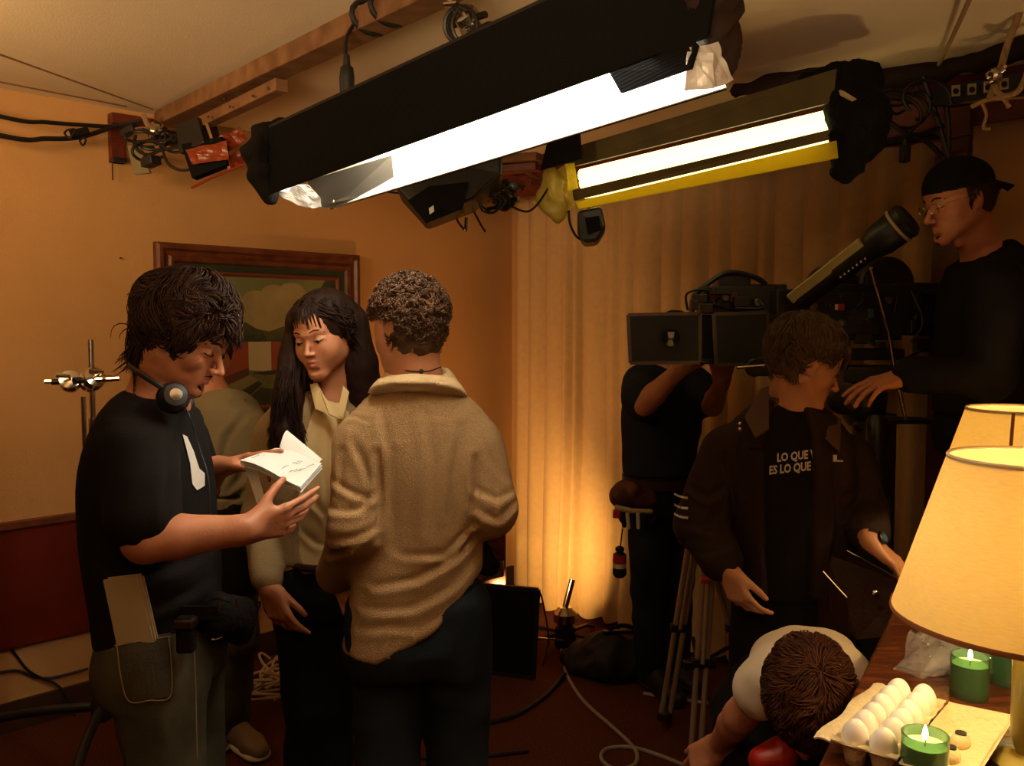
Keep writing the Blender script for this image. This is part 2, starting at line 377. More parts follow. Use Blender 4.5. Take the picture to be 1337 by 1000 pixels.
# ------------------------------------------------------------ distance-field modelling of bodies and clothes
def nv(p): return np.array(tuple(p), dtype=np.float32)
class SDF:
    def __init__(s): s.ops = []
    def cone(s, a, b, ra, rb, k=.02, wide=1.0, u=None, op='u'):
        s.ops.append(('cone', nv(a), nv(b), ra, rb, k, wide, None if u is None else nv(V(u).normalized()), op)); return s
    def chain(s, pts, rs, k=.02, op='u', wide=1.0, u=None):
        for i in range(len(pts)-1): s.cone(pts[i], pts[i+1], rs[i], rs[i+1], k if i == 0 else min(k, .01), wide, u, op)
        return s
    def ell(s, c, r, R=None, k=.02, op='u'):
        R = np.eye(3, dtype=np.float32) if R is None else np.array([list(x) for x in R], dtype=np.float32)
        s.ops.append(('ell', nv(c), np.array(r, dtype=np.float32), R, k, op)); return s
    def loft(s, secs, k=.02, op='u', pw=2.4):
        """secs: (centre, lateral unit vector, half width, half depth)"""
        cs = spline([q[0] for q in secs], 4); us = spline([q[1] for q in secs], 4); ab = spline([V((q[2], q[3], 0)) for q in secs], 4)
        secs = [(p_, u_.normalized(), w_.x, w_.y) for p_, u_, w_ in zip(cs, us, ab)]
        for i in range(len(secs)-1):
            (c0, u0, a0, b0), (c1, u1_, a1, b1) = secs[i], secs[i+1]
            s.ops.append(('loft', nv(c0), nv(c1), nv(u0), nv(u1_), a0, b0, a1, b1, pw, k if i == 0 else 1e-6, op))
        return s
    def cut(s, p, n, k=.003, box=None): s.ops.append(('cut', nv(p), nv(V(n).normalized()), k, box)); return s
    def bounds(s):
        lo = np.full(3, 1e9); hi = -lo
        for o in s.ops:
            if o[0] == 'cut' or o[-1] == 's': continue
            l, h = s._bb(o); lo = np.minimum(lo, l); hi = np.maximum(hi, h)
        return lo-.02, hi+.02
    def _bb(s, o):
        if o[0] == 'cone':
            r = max(o[3], o[4])*max(1, o[6]); return np.minimum(o[1], o[2])-r, np.maximum(o[1], o[2])+r
        if o[0] == 'ell': r = max(o[2]); return o[1]-r, o[1]+r
        r = max(o[5], o[7], o[6], o[8]); return np.minimum(o[1], o[2])-r, np.maximum(o[1], o[2])+r
    def grid(s, lo, hi, h):
        n = np.ceil((hi-lo)/h).astype(int)+1
        F = np.full(n, .5, dtype=np.float32)
        ax = [lo[i]+h*np.arange(n[i], dtype=np.float32) for i in range(3)]
        for o in s.ops:
            if o[0] == 'cut':
                _, p, nn, k, bx = o
                i0 = np.zeros(3, int); i1 = n.copy()
                if bx is not None:
                    i0 = np.clip(np.floor((np.array(bx[0])-lo)/h).astype(int), 0, n); i1 = np.clip(np.ceil((np.array(bx[1])-lo)/h).astype(int)+1, 0, n)
                    if (i1 <= i0).any(): continue
                sl = tuple(slice(i0[q], i1[q]) for q in range(3))
                X = ax[0][sl[0]][:, None, None]; Y = ax[1][sl[1]][None, :, None]; Z = ax[2][sl[2]][None, None, :]
                d = (X-p[0])*nn[0]+(Y-p[1])*nn[1]+(Z-p[2])*nn[2]
                F[sl] = np.maximum(F[sl], d); continue
            k = o[5] if o[0] == 'cone' else (o[4] if o[0] == 'ell' else o[10]); op = o[-1]
            l, hh = s._bb(o); m = k+2.5*h+.004
            i0 = np.clip(np.floor((l-m-lo)/h).astype(int), 0, n); i1 = np.clip(np.ceil((hh+m-lo)/h).astype(int)+1, 0, n)
            if (i1 <= i0).any(): continue
            sl = tuple(slice(i0[q], i1[q]) for q in range(3))
            X = ax[0][sl[0]][:, None, None]; Y = ax[1][sl[1]][None, :, None]; Z = ax[2][sl[2]][None, None, :]
            if o[0] == 'cone':
                _, a, b, ra, rb, k, wide, u, op = o
                ba = b-a; L2 = max(float(ba@ba), 1e-9)
                x, y, z = X-a[0], Y-a[1], Z-a[2]
                t = np.clip((x*ba[0]+y*ba[1]+z*ba[2])/L2, 0, 1)
                x = x-t*ba[0]; y = y-t*ba[1]; z = z-t*ba[2]
                if u is not None and wide != 1:
                    q = (x*u[0]+y*u[1]+z*u[2])*(1/wide-1)
                    x = x+q*u[0]; y = y+q*u[1]; z = z+q*u[2]
                d = np.sqrt(x*x+y*y+z*z)-(ra+t*(rb-ra))
            elif o[0] == 'ell':
                _, c, r, R, k, op = o
                x, y, z = X-c[0], Y-c[1], Z-c[2]
                q = [(x*R[i][0]+y*R[i][1]+z*R[i][2])/r[i] for i in range(3)]
                k0 = np.sqrt(q[0]**2+q[1]**2+q[2]**2); k1 = np.sqrt((q[0]/r[0])**2+(q[1]/r[1])**2+(q[2]/r[2])**2)+1e-6
                d = k0*(k0-1)/k1
            else:
                _, c0, c1, u0, u1_, a0, b0, a1, b1, pw, k, op = o
                ba = c1-c0; L = math.sqrt(float(ba@ba)); n_ = ba/L
                x, y, z = X-c0[0], Y-c0[1], Z-c0[2]
                s_ = x*n_[0]+y*n_[1]+z*n_[2]; t = np.clip(s_/L, 0, 1)
                uu = (u0+u1_); uu = uu-n_*float(uu@n_); uu = uu/np.linalg.norm(uu); vv = np.cross(n_, uu)
                # interpolated lateral axis
                d0 = u0-n_*float(u0@n_); d0 /= np.linalg.norm(d0); d1 = u1_-n_*float(u1_@n_); d1 /= np.linalg.norm(d1)
                ang = math.atan2(float(np.cross(d0, d1)@n_), float(d0@d1)); a_off = math.atan2(float(np.cross(uu, d0)@n_), float(uu@d0))
                th = a_off+t*ang; ct, st = np.cos(th), np.sin(th)
                pu = x*uu[0]+y*uu[1]+z*uu[2]; pv = x*vv[0]+y*vv[1]+z*vv[2]
                U1 = pu*ct+pv*st; V1 = -pu*st+pv*ct
                A = a0+t*(a1-a0); B = b0+t*(b1-b0)
                rad = (np.abs(U1/A)**pw+np.abs(V1/B)**pw)**(1/pw)
                dr = (rad-1)*np.minimum(A, B)
                ov = np.maximum(np.maximum(-s_, s_-L)-.005, 0)
                d = np.where(ov > 0, np.sqrt(ov*ov+np.maximum(dr, 0)**2)+np.minimum(dr, 0)*0, dr)
            f = F[sl]
            if op == 's':
                d = -d; hh_ = np.clip(.5-.5*(f-d)/k, 0, 1); F[sl] = f+(d-f)*hh_+k*hh_*(1-hh_)
            elif k <= 1e-5: F[sl] = np.minimum(f, d)
            else:
                hh_ = np.clip(.5+.5*(f-d)/k, 0, 1); F[sl] = f+(d-f)*hh_-k*hh_*(1-hh_)
        return F, ax
def nets(F, lo, h):
    """naive surface nets -> verts (n,3), quads (m,4)"""
    I = F < 0
    c = [F[a:F.shape[0]-1+a, b:F.shape[1]-1+b, d:F.shape[2]-1+d] for a in (0, 1) for b in (0, 1) for d in (0, 1)]
    inn = sum((x < 0).astype(np.int8) for x in c)
    act = (inn > 0) & (inn < 8); idx = np.argwhere(act)
    if len(idx) == 0: return np.zeros((0, 3)), np.zeros((0, 4), int)
    cv = np.stack([x[act] for x in c], 1)
    off = np.array([(a, b, d) for a in (0, 1) for b in (0, 1) for d in (0, 1)], dtype=np.float32)
    acc = np.zeros((len(idx), 3), np.float32); cnt = np.zeros(len(idx), np.float32)
    for i in range(8):
        for j in range(i+1, 8):
            if abs(off[i]-off[j]).sum() != 1: continue
            a, b = cv[:, i], cv[:, j]; m = (a < 0) != (b < 0)
            t = np.where(m, a/np.where(m, a-b, 1), 0)[:, None]
            acc += np.where(m[:, None], off[i]+(off[j]-off[i])*t, 0); cnt += m
    vs = (idx+acc/np.maximum(cnt, 1)[:, None])*h+lo
    num = np.full(act.shape, -1, np.int64); num[act] = np.arange(len(idx))
    qs = []
    for ax_ in range(3):
        o1, o2 = [(1, 2), (2, 0), (0, 1)][ax_]
        sh = list(F.shape); sl0 = [slice(1, s_-1) for s_ in sh]; sl0[ax_] = slice(0, sh[ax_]-1); sl1 = list(sl0); sl1[ax_] = slice(1, sh[ax_])
        A, B = I[tuple(sl0)], I[tuple(sl1)]
        for flag, cond in ((0, A & ~B), (1, ~A & B)):
            e = np.argwhere(cond)
            if len(e) == 0: continue
            e[:, o1] += 1; e[:, o2] += 1
            def g(d1, d2):
                q = e.copy(); q[:, o1] -= d1; q[:, o2] -= d2; return num[q[:, 0], q[:, 1], q[:, 2]]
            q = np.stack([g(1, 1), g(0, 1), g(0, 0), g(1, 0)], 1)
            qs.append(q if flag == 0 else q[:, ::-1])
    q = np.concatenate(qs) if qs else np.zeros((0, 4), int)
    return vs, q[(q >= 0).all(1)]
_perm = rng.integers(0, 2**31, 4096)
def vnoise(p):
    """value noise in [-1,1] for (n,3) points"""
    i = np.floor(p).astype(np.int64); f = p-i; f = f*f*(3-2*f)
    def hsh(a, b, c): return (_perm[(a*73856093 ^ b*19349663 ^ c*83492791) & 4095] / 2**30)-1
    r = 0
    for a in (0, 1):
        for b in (0, 1):
            for c in (0, 1):
                wgt = (f[:, 0] if a else 1-f[:, 0])*(f[:, 1] if b else 1-f[:, 1])*(f[:, 2] if c else 1-f[:, 2])
                r = r+wgt*hsh(i[:, 0]+a, i[:, 1]+b, i[:, 2]+c)
    return r
def mesh_normals(vs, q):
    n = np.zeros_like(vs); a = vs[q[:, 0]]; c = np.cross(vs[q[:, 2]]-a, vs[q[:, 3]]-vs[q[:, 1]])
    for k in range(4): np.add.at(n, q[:, k], c)
    return n/np.maximum(np.linalg.norm(n, axis=1), 1e-12)[:, None]
def smooth_mesh(vs, q, it=1):
    for _ in range(it):
        acc = np.zeros_like(vs); cnt = np.zeros(len(vs))
        for k in range(4):
            np.add.at(acc, q[:, k], vs[q[:, (k+1) % 4]]); np.add.at(cnt, q[:, k], 1)
            np.add.at(acc, q[:, k], vs[q[:, (k-1) % 4]]); np.add.at(cnt, q[:, k], 1)
        vs = .5*vs+.5*acc/np.maximum(cnt, 1)[:, None]
    return vs
def raw_mesh(name, vs, q):
    me = bpy.data.meshes.new(name); me.vertices.add(len(vs)); me.vertices.foreach_set('co', np.asarray(vs, dtype=np.float32).ravel())
    me.loops.add(len(q)*4); me.loops.foreach_set('vertex_index', q.astype(np.int32).ravel())
    me.polygons.add(len(q)); me.polygons.foreach_set('loop_start', np.arange(0, len(q)*4, 4, dtype=np.int32))
    me.update(calc_edges=True); return me
def surf(sdf, name, mats, h, parent=None, disp=None, fine=(), it=1, matfn=None, clip=None):
    """mesh the field at cell size h; fine = [(lo, hi, h2)] boxes meshed finer"""
    lo, hi = sdf.bounds()
    F, ax = sdf.grid(lo, hi, h); vs, q = nets(F, lo, h); vs = smooth_mesh(vs, q, it)
    VS, QS, n = [], [], 0
    boxes = [(np.maximum(np.array(tuple(b[0])), lo), np.minimum(np.array(tuple(b[1])), hi), b[2]) for b in fine]
    if boxes:
        cen = vs[q].mean(1); keep = np.ones(len(q), bool)
        for b in boxes: keep &= ~((cen > b[0]+h*1.5) & (cen < b[1]-h*1.5)).all(1)
        q = q[keep]
    VS.append(vs); QS.append(q); n = len(vs)
    for b in boxes:
        F, _ = sdf.grid(b[0], b[1], b[2]); v2, q2 = nets(F, b[0], b[2])
        if len(v2) == 0: continue
        v2 = smooth_mesh(v2, q2, 1); VS.append(v2); QS.append(q2+n); n += len(v2)
    vs = np.concatenate(VS); q = np.concatenate(QS)
    used = np.zeros(len(vs), bool); used[q.ravel()] = True; mp = np.cumsum(used)-1; vs = vs[used]; q = mp[q]
    if disp is not None:
        nr = mesh_normals(vs, q); vs = vs+nr*disp(vs, nr)[:, None]
    me = raw_mesh(name, vs, q)
    if matfn is not None: me.polygons.foreach_set('material_index', matfn(vs[q].mean(1)).astype(np.int32))
    o = link_mesh(name, me, mats, parent, smooth=False); me.shade_smooth(); o['_h'] = 0; del o['_h']
    return o
def folds(amp, scale, stretch=(1, 1, .35), seed=0, amp2=None):
    """cloth creases: ridged noise, drawn out along z by default"""
    st = np.array(stretch)
    def f(v, n):
        p = v*scale*st+seed*7.3
        a = vnoise(p+vnoise(v*scale*.5+seed)[:, None]*.6); r = 1-2*np.abs(a)
        b = vnoise(p*2.3+11)
        return amp*r+(amp2 if amp2 is not None else amp*.35)*b
    return f
def creases(lines, d, base=None, back=True):
    """sewn-in and pulled folds: (pixel polyline, amplitude, width) laid on the garment's camera-facing side at about depth d"""
    L = [([np.array((P(x, y, d).x, P(x, y, d).z)) for x, y in pts], amp, w_) for pts, amp, w_ in lines]
    def f(v, n):
        out = base(v, n) if base else np.zeros(len(v)); q = v[:, [0, 2]]; fac = np.clip(-n[:, 1]*2.2+.1, 0, 1)
        for pts, amp, w_ in L:
            best = np.full(len(v), 9.); sg = np.zeros(len(v))
            for i in range(len(pts)-1):
                s0, s1 = pts[i], pts[i+1]; e = s1-s0; l2 = float(e@e); t = np.clip(((q-s0)@e)/l2, 0, 1); r = q-s0-t[:, None]*e; dd = np.sqrt((r**2).sum(1))
                sd = (q[:, 0]-s0[0])*e[1]-(q[:, 1]-s0[1])*e[0]; m = dd < best; best = np.where(m, dd, best); sg = np.where(m, np.sign(sd)*dd, sg)
            tot = np.linalg.norm(q-pts[0], axis=1); span = sum(np.linalg.norm(pts[i+1]-pts[i]) for i in range(len(pts)-1)); tp = np.clip(1.25-np.abs(tot/span-.5)*1.7, 0, 1)
            out = out+fac*amp*tp*(-np.exp(-(best/w_)**2)+.75*np.exp(-((sg-w_*1.9)/(w_*1.1))**2)*(best < w_*5))
        return out
    return f
# ------------------------------------------------------------ anatomy
def basis(fwd, up=(0, 0, 1)):
    """rows: right-hand side x, forward y, up z of a head / hand"""
    y = V(fwd).normalized(); x = y.cross(V(up)).normalized(); z = x.cross(y)
    return x, y, z
class Head:
    """fwd: where the face points; up: top of the head; s: size"""
    def __init__(s, c, fwd, up=(0, 0, 1), size=1.0, female=False):
        s.c = V(c); s.x, s.y, s.z = basis(fwd, up); s.s = size; s.fem = female; s.R = [s.x, s.y, s.z]
    def p(s, x, y, z): return s.c+(s.x*x+s.y*y+s.z*z)*s.s
    def loc(s, v): return (np.asarray(v)-nv(s.c))@np.array([list(s.x), list(s.y), list(s.z)]).T/s.s
    def add(s, S_, neck, nr=.055, mouth=.003, ears=True):
        p, R, q = s.p, s.R, s.s
        E = lambda x, y, z, rx, ry, rz, k=.015, op='u': S_.ell(p(x, y, z), (rx*q, ry*q, rz*q), R, k*q, op)
        Cn = lambda a, b, ra, rb, k=.012, op='u', wide=1, u=None: S_.cone(p(*a), p(*b), ra*q, rb*q, k*q, wide, u, op)
        jw = .050 if s.fem else .056
        E(0, -.014, .034, .074, .094, .084, .01); E(0, -.030, .0, .068, .072, .065, .03)
        E(0, .028, -.022, .056, .060, .082, .03)
        E(0, .048, .045, .052, .040, .045, .03)
        for sx in (-1, 1):
            Cn((sx*jw, -.004, -.050), (sx*.014, .072, -.100), .017, .014, .03)
            E(sx*.036, .052, -.028, .024, .028, .026, .02)
            Cn((sx*.040, .074, .019), (sx*.010, .086, .014), .008, .008, .014)
            E(sx*.032, .097, -.001, .018, .0155 if s.fem else .017, .0125 if s.fem else .014, .010, 's')
            E(sx*.032, .0745, -.001, .0145, .0135, .0135, .003)
            Cn((sx*.046, .072, -.002), (sx*.018, .078, -.002), .0055, .0055, .005)          # lid mass
        E(0, .076, -.102, .020, .018, .016, .02); E(0, .072, -.068, .030, .020, .026, .02)
        nl = .108 if s.fem else .115
        fs = .80 if s.fem else 1
        Cn((0, .084, .006), (0, nl-.003, -.034), .0066*fs, .0086*fs, .008); E(0, nl-.003, -.037, .0102*fs, .0105, .009*fs, .005)
        for sx in (-1, 1):
            E(sx*.0125*fs, nl-.014, -.040, .0072*fs, .010, .0070*fs, .005); E(sx*.006, nl-.008, -.0465, .0036, .005, .003, .003, 's')
        # lips
        lw = .0235 if s.fem else .021
        for sx in (-1, 1):
            Cn((sx*lw, .083, -.0665), (sx*.004, .0945, -.0615), .0032, .0052, .003); Cn((sx*lw, .083, -.0675), (0, .0935, -.0735), .0032, .0068, .003)
            Cn((sx*lw*.9, .090, -.0675), (0, .101, -.0675), .0008, .0008+mouth*.5, .0015, 's')
        if s.fem:
            for sx in (-1, 1): E(sx*.034, .050, -.040, .026, .028, .034, .03)
        E(0, .093, -.087, .020, .010, .006, .008, 's')
        if ears:
            for sx in (-1, 1):
                E(sx*.078, -.010, -.004, .010, .020, .034, .006); E(sx*.088, -.006, -.002, .006, .010, .018, .004, 's')
                Cn((sx*.078, -.022, .016), (sx*.077, -.004, .026), .004, .004, .003); E(sx*.075, .0, -.032, .006, .008, .009, .006)
        a = p(0, -.026, -.045); S_.cone(a, neck, nr*.98, nr*1.12, .03)
        if not s.fem: E(0, .030, -.128, .012, .012, .014, .02)
        return s
    def box(s, m=.0):
        r = .16*s.s; return (s.c-V((r, r, r*.95)), s.c+V((r, r, r*.95)), .0032*s.s)
    def face_mats(s, v, base=0, lips=1):
        L = s.loc(v); out = np.full(len(L), base)
        m = (L[:, 1] > .080) & (np.abs(L[:, 0]) < .0235) & (L[:, 2] < -.0570+.0*L[:, 0]) & (L[:, 2] > -.0815+np.abs(L[:, 0])*.45) & (L[:, 2] < -.0575-np.abs(L[:, 0])*.2)
        out[m] = lips; return out
    def features(s, parent, brow='hair_dark', eyes_open=.3, brow_r=.0028):
        for sx in (-1, 1):
            b = MB(); pts = [s.p(sx*.013, .0935, .0185), s.p(sx*.028, .0905, .0255), s.p(sx*.044, .080, .023), s.p(sx*.052, .071, .016)]
            b.tube(spline(pts, 5), [brow_r*.9*s.s]*5+[brow_r*1.1*s.s]*6+[brow_r*.6*s.s]*5, 6); b.build('eyebrow', brow, parent)
            pts = [s.p(sx*.0165, .0838, -.004), s.p(sx*.025, .0888, -.0062), s.p(sx*.034, .0890, -.0065), s.p(sx*.044, .0835, -.0045), s.p(sx*.049, .0775, -.002)]
            MB().tube(spline(pts, 4), .0013*s.s, 5).build('eyelashes', 'hair_black', parent)
            if eyes_open > .2:
                b = MB(); c = s.p(sx*.0325, .0768, -.0045)
                b.lathe(c, [(.001, -.0125*s.s), (.008*s.s, -.0095*s.s), (.0118*s.s, -.004*s.s), (.0125*s.s, 0), (.0118*s.s, .004*s.s), (.0085*s.s, .0095*s.s), (.004*s.s, .0122*s.s), (0.0005, .0128*s.s)], 14, s.y-s.z*.2)
                e = b.build('eye', 'eye_white', parent)
                MB().lathe(c+(s.y-s.z*.25).normalized()*.0118*s.s, [(.0052*s.s, -.001), (.005*s.s, .0008*s.s), (.001, .0016*s.s)], 12, s.y-s.z*.25).build('iris', 'iris', e)
                
def hand(S_, wrist, dirv, palm_n, thumb_side, size=1.0, curl=(.35, .45, .5, .55), thumb=(.5, .3), spread=.12, k=.006):
    """wrist point, direction wrist->knuckles, palm normal (the way the palm faces), side (+1/-1) of the thumb"""
    d = V(dirv).normalized(); n = V(palm_n); n = (n-d*n.dot(d)).normalized(); l = d.cross(n)*thumb_side       # l: towards the thumb
    w = V(wrist); q = size
    Pt = lambda a, b, c: w+(d*a+l*b+n*c)*q
    # palm
    S_.cone(Pt(-.02, 0, 0), Pt(.02, .0, 0), .019*q, .019*q, .02, 1.35, l)
    kn = [(.092, .030), (.096, .010), (.090, -.011), (.080, -.030)]
    for i, (a, b) in enumerate(kn): S_.cone(Pt(.015, b*.6, 0), Pt(a, b, -.002), .014*q, .0105*q, .012)
    S_.cone(Pt(.02, .02, .006), Pt(.055, .034, .008), .015*q, .012*q, .012)
    S_.cone(Pt(.02, -.020, .006), Pt(.06, -.024, .006), .014*q, .011*q, .012)
    ln = [(.043, .027, .022), (.048, .031, .023), (.045, .029, .022), (.035, .022, .020)]
    tips = []
    for i, (a, b) in enumerate(kn):
        c = curl[i]; ang = c*.9; p = Pt(a, b, -.002); r = [.0098, .0088, .0078, .0068]; r = [x*(.95 if i != 3 else .85)*q for x in r]
        sp = (1.5-i)*spread
        for j in range(3):
            e = d*math.cos(ang)+n*math.sin(ang); e = (e+l*sp*math.cos(ang)).normalized()
            p2 = p+e*ln[i][j]*q
            S_.cone(p, p2, r[j], r[j+1], .008 if j == 0 else .002); p = p2; ang += c*(1.0 if j == 0 else .75)
        tips.append(p)
    p = Pt(.028, .026, .006); sp, tc = thumb; e = (d*math.cos(sp)+l*math.sin(sp)*.9+n*.35).normalized()
    for j, (L_, r1, r2) in enumerate(((.042, .014, .0115), (.034, .0112, .0098), (.028, .0100, .0078))):
        p2 = p+e*L_*q; S_.cone(p, p2, r1*q, r2*q, .010 if j == 0 else .002); p = p2
        e = (e+n*tc*.6-l*tc*.55*(j > 0)+d*.25).normalized()
    tips.append(p); return tips
def hbox(*pts, r=.03, h=.0042):
    a = np.array([tuple(p) for p in pts]); return (a.min(0)-r, a.max(0)+r, h)
def arm(S_, sh, el, wr, r=(.052, .043, .036, .027), k=.03):
    S_.cone(sh, el, r[0], r[1], k); m = V(el).lerp(V(wr), .3)
    S_.cone(el, m, r[1]*.92, r[1]*.98, .02); S_.cone(m, wr, r[1]*.98, r[3], .012)
def leg(S_, hip, kn, an, r=(.085, .058, .052, .038), k=.03):
    S_.cone(hip, kn, r[0], r[1], k); m = V(kn).lerp(V(an), .32)
    S_.cone(kn, m, r[1]*.93, r[2]*1.08, .02); S_.cone(m, an, r[2]*1.08, r[3], .015)
def foot(S_, an, toe, r=.04):
    an, toe = V(an), V(toe); r = .027; S_.cone(an, (toe.x, toe.y, toe.z), r, r*.6, .02, 1.1, (toe-an).cross(V((0, 0, 1))))
def shoe(name, an, toe, m, parent, sole='black_rubber'):
    """an: ankle point near z .09; toe: toe tip point at z ~.03"""
    an, toe = V(an), V(toe); f = (toe-an); f.z = 0; L = f.length; f.normalize(); l = f.cross(V((0, 0, 1)))
    base = V((an.x, an.y, an.z-.08)); S_ = SDF()
    c = lambda a, z: base+f*a+V((0, 0, z))
    S_.cone(c(-.03, .045), c(L-.06, .038), .042, .040, .02, 1.05, l); S_.cone(c(-.01, .06), c(-.005, .10), .045, .044, .02)
    S_.cone(c(L-.05, .035), c(L, .030), .040, .030, .02, 1.2, l); S_.cone(c(.02, .085), c(L*.6, .05), .035, .030, .02)
    S_.cut(c(0, .012), (0, 0, -1))
    o = surf(S_, name, [m], .008, parent)
    so = SDF(); so.cone(c(-.03, .012), c(L*.5, .012), .046, .042, .01, 1.02, l); so.cone(c(L*.5, .012), c(L-.02, .012), .044, .046, .01, 1.05, l)
    so.cut(c(0, .0), (0, 0, -1)); so.cut(c(0, .022), (0, 0, 1)); surf(so, 'sole', [sole], .007, o)
    return o
def strands(name, m, parent, roots, grow, n, r0=.0016, segs=6, sides=3):
    """roots(i)->(point, outward normal); grow(p, nrm, i)->list of points"""
    vs, fs = [], []; o = 0
    for i in range(n):
        p, nr = roots(i); pts = grow(p, nr, i); k = len(pts)
        for j, q in enumerate(pts):
            t = (pts[min(j+1, k-1)]-pts[max(j-1, 0)]); t = t.normalized() if t.length > 0 else V((0, 0, 1))
            x = t.cross(nr); x = x.normalized() if x.length > 1e-4 else V((1, 0, 0)); y = t.cross(x); rr = r0*(1-.75*(j/(k-1))**2)
            for a in range(sides):
                an = 2*math.pi*a/sides; z = q+(x*math.cos(an)*1.6+y*math.sin(an)*.7)*rr; vs.append((z.x, z.y, z.z))
        for j in range(k-1):
            for a in range(sides): fs.append((o+j*sides+a, o+j*sides+(a+1) % sides, o+(j+1)*sides+(a+1) % sides, o+(j+1)*sides+a))
        o += k*sides
    me = raw_mesh(name, np.array(vs), np.array(fs)); ob = link_mesh(name, me, m, parent, smooth=False); me.shade_smooth(); return ob
def scalp(H, rnd, test, rad=(.080, .102, .092), cen=(0, -.014, .034)):
    while True:
        v = V((rnd.gauss(0, 1), rnd.gauss(0, 1), rnd.gauss(0, 1))).normalized()
        l = (cen[0]+v.x*rad[0], cen[1]+v.y*rad[1], cen[2]+v.z*rad[2])
        if test(*l): return H.p(*l), (H.x*v.x+H.y*v.y+H.z*v.z).normalized(), l
def hair(H, parent, m, test, n, length, curl=.5, grav=.5, comb=(0, -.3, 0), seed=1, r0=.0018, cap=True, capr=.006, curlf=40, segs=6, lenf=None, tilt=.5, flow=.6, rmax=1.25, vol=None):
    vol = capr*.6 if vol is None else vol
    rnd = random.Random(seed); cm = H.x*comb[0]+H.y*comb[1]+H.z*comb[2]
    if cap:
        S_ = SDF(); S_.ell(H.p(0, -.014, .034), tuple(H.s*(x+capr) for x in (.076, .096, .086)), H.R, .01); S_.ell(H.p(0, -.034, -.012), tuple(H.s*x for x in (.074, .076, .066)), H.R, .03)
        def mf(c): return np.zeros(len(c))
        lo, hi = S_.bounds(); h = .006; F, _ = S_.grid(lo, hi, h); vs, q = nets(F, lo, h)
        L = H.loc(vs[q].mean(1)); keep = np.array([test(*l) for l in L]); q = q[keep]
        used = np.zeros(len(vs), bool); used[q.ravel()] = True; mp = np.cumsum(used)-1; vs = vs[used]; q = mp[q]
        if len(vs):
            nr = mesh_normals(vs, q); vs = vs+nr*(vnoise(vs*55)*capr*.5)[:, None]
        me = raw_mesh('hair', vs, q); cap_o = link_mesh('hair', me, m, parent, smooth=False); me.shade_smooth()
    store = {}
    def roots(i):
        p, nr, l = scalp(H, rnd, test); store['l'] = l; return p, nr
    ctr = H.p(0, -.014, .034); crown = H.p(0, -.05, .14)
    def ell_r(q):
        lc = q-ctr; return lc, math.sqrt((lc.dot(H.x)/(.079*H.s))**2+(lc.dot(H.y)/(.099*H.s))**2+(lc.dot(H.z)/(.089*H.s))**2)
    def grow(p, nr, i):
        L = length*(lenf(*store['l']) if lenf else 1)*rnd.uniform(.6, 1.15); st = L/segs
        fl = p-crown; fl = fl-nr*fl.dot(nr); fl = fl.normalized() if fl.length > 1e-4 else H.y
        tl = mnoise.noise_vector(p*14+V((seed, 0, 0))); tl = tl-nr*tl.dot(nr)
        d = (nr*tilt+fl*flow+cm+tl*.6+V((rnd.gauss(0, .10), rnd.gauss(0, .10), rnd.gauss(0, .10)))).normalized(); pts = [p-nr*.003]; q = p+nr*(vol*rnd.random()); pts = [q-d*.004] if vol > .012 else pts
        cl = mnoise.noise_vector(p*curlf)
        rm = rmax-rnd.random()**2*(rmax-1.06)*.6
        for j in range(segs):
            cv = mnoise.noise_vector(q*curlf+cl*.5)
            lc, rr = ell_r(q); n2 = lc.normalized(); f2 = q-crown; f2 = f2-n2*f2.dot(n2)
            if f2.length > 1e-4: f2.normalize()
            d = (d*.8+f2*flow*.45+V((0, 0, -1))*grav*.4+cm*.25+cv*curl*.8).normalized()
            q = q+d*st; lc, rr = ell_r(q); lz = lc.dot(H.z)/(.089*H.s)
            if lz > -.95:
                if rr < 1.05: q = ctr+lc*(1.05/rr)
                elif rr > rm: q = ctr+lc*(1+(rm/rr-1)*.7)
            pts.append(q.copy())
        return pts
    o = strands('hair_locks', m, parent if not cap else cap_o, roots, grow, n, r0, segs)
    return o
# ------------------------------------------------------------ people
def G(px, d, z):
    dc = d*math.cos(TH)+(CAMZ-z)*math.sin(TH); return V(((px-668.5)*dc/FPX, d, z))
PP = P; GG = G
def unit(*a): return V(a).normalized()
def person(label, base, H, neck, secs, arms, legs, skin='skin', hb=.0042, nr=.055, mouth=.003, vox=.009, ears=True, hand_size=1.0):
    """one continuous body: head, neck, trunk, arms, hands, legs, feet. secs = clothes-sized trunk sections"""
    t = thing('person', label, 'person', base)
    S_ = SDF(); S_.loft([(c, u, a*.90, b*.86) for c, u, a, b in secs], .03)
    for (sh, el, wr, hd, r) in arms:
        arm(S_, sh, el, wr, r)
    for (hp, kn, an, toe) in legs: leg(S_, hp, kn, an); foot(S_, an, toe)
    if H is not None: H.add(S_, neck, nr, mouth, ears)
    fine = [H.box()] if H is not None else []
    for (sh, el, wr, hd, r) in arms:
        if hd is None: continue
        tips = hand(S_, wr, **hd); fine.append(hbox(wr, V(wr)+V(hd['dirv']).normalized()*.1*hd.get('size', 1), *tips, r=.028, h=hb))
    mf = None
    if H is not None: mf = lambda c: H.face_mats(c)
    o = surf(S_, 'body', [skin, 'lips'], vox, t, fine=fine, matfn=mf)
    return t, o
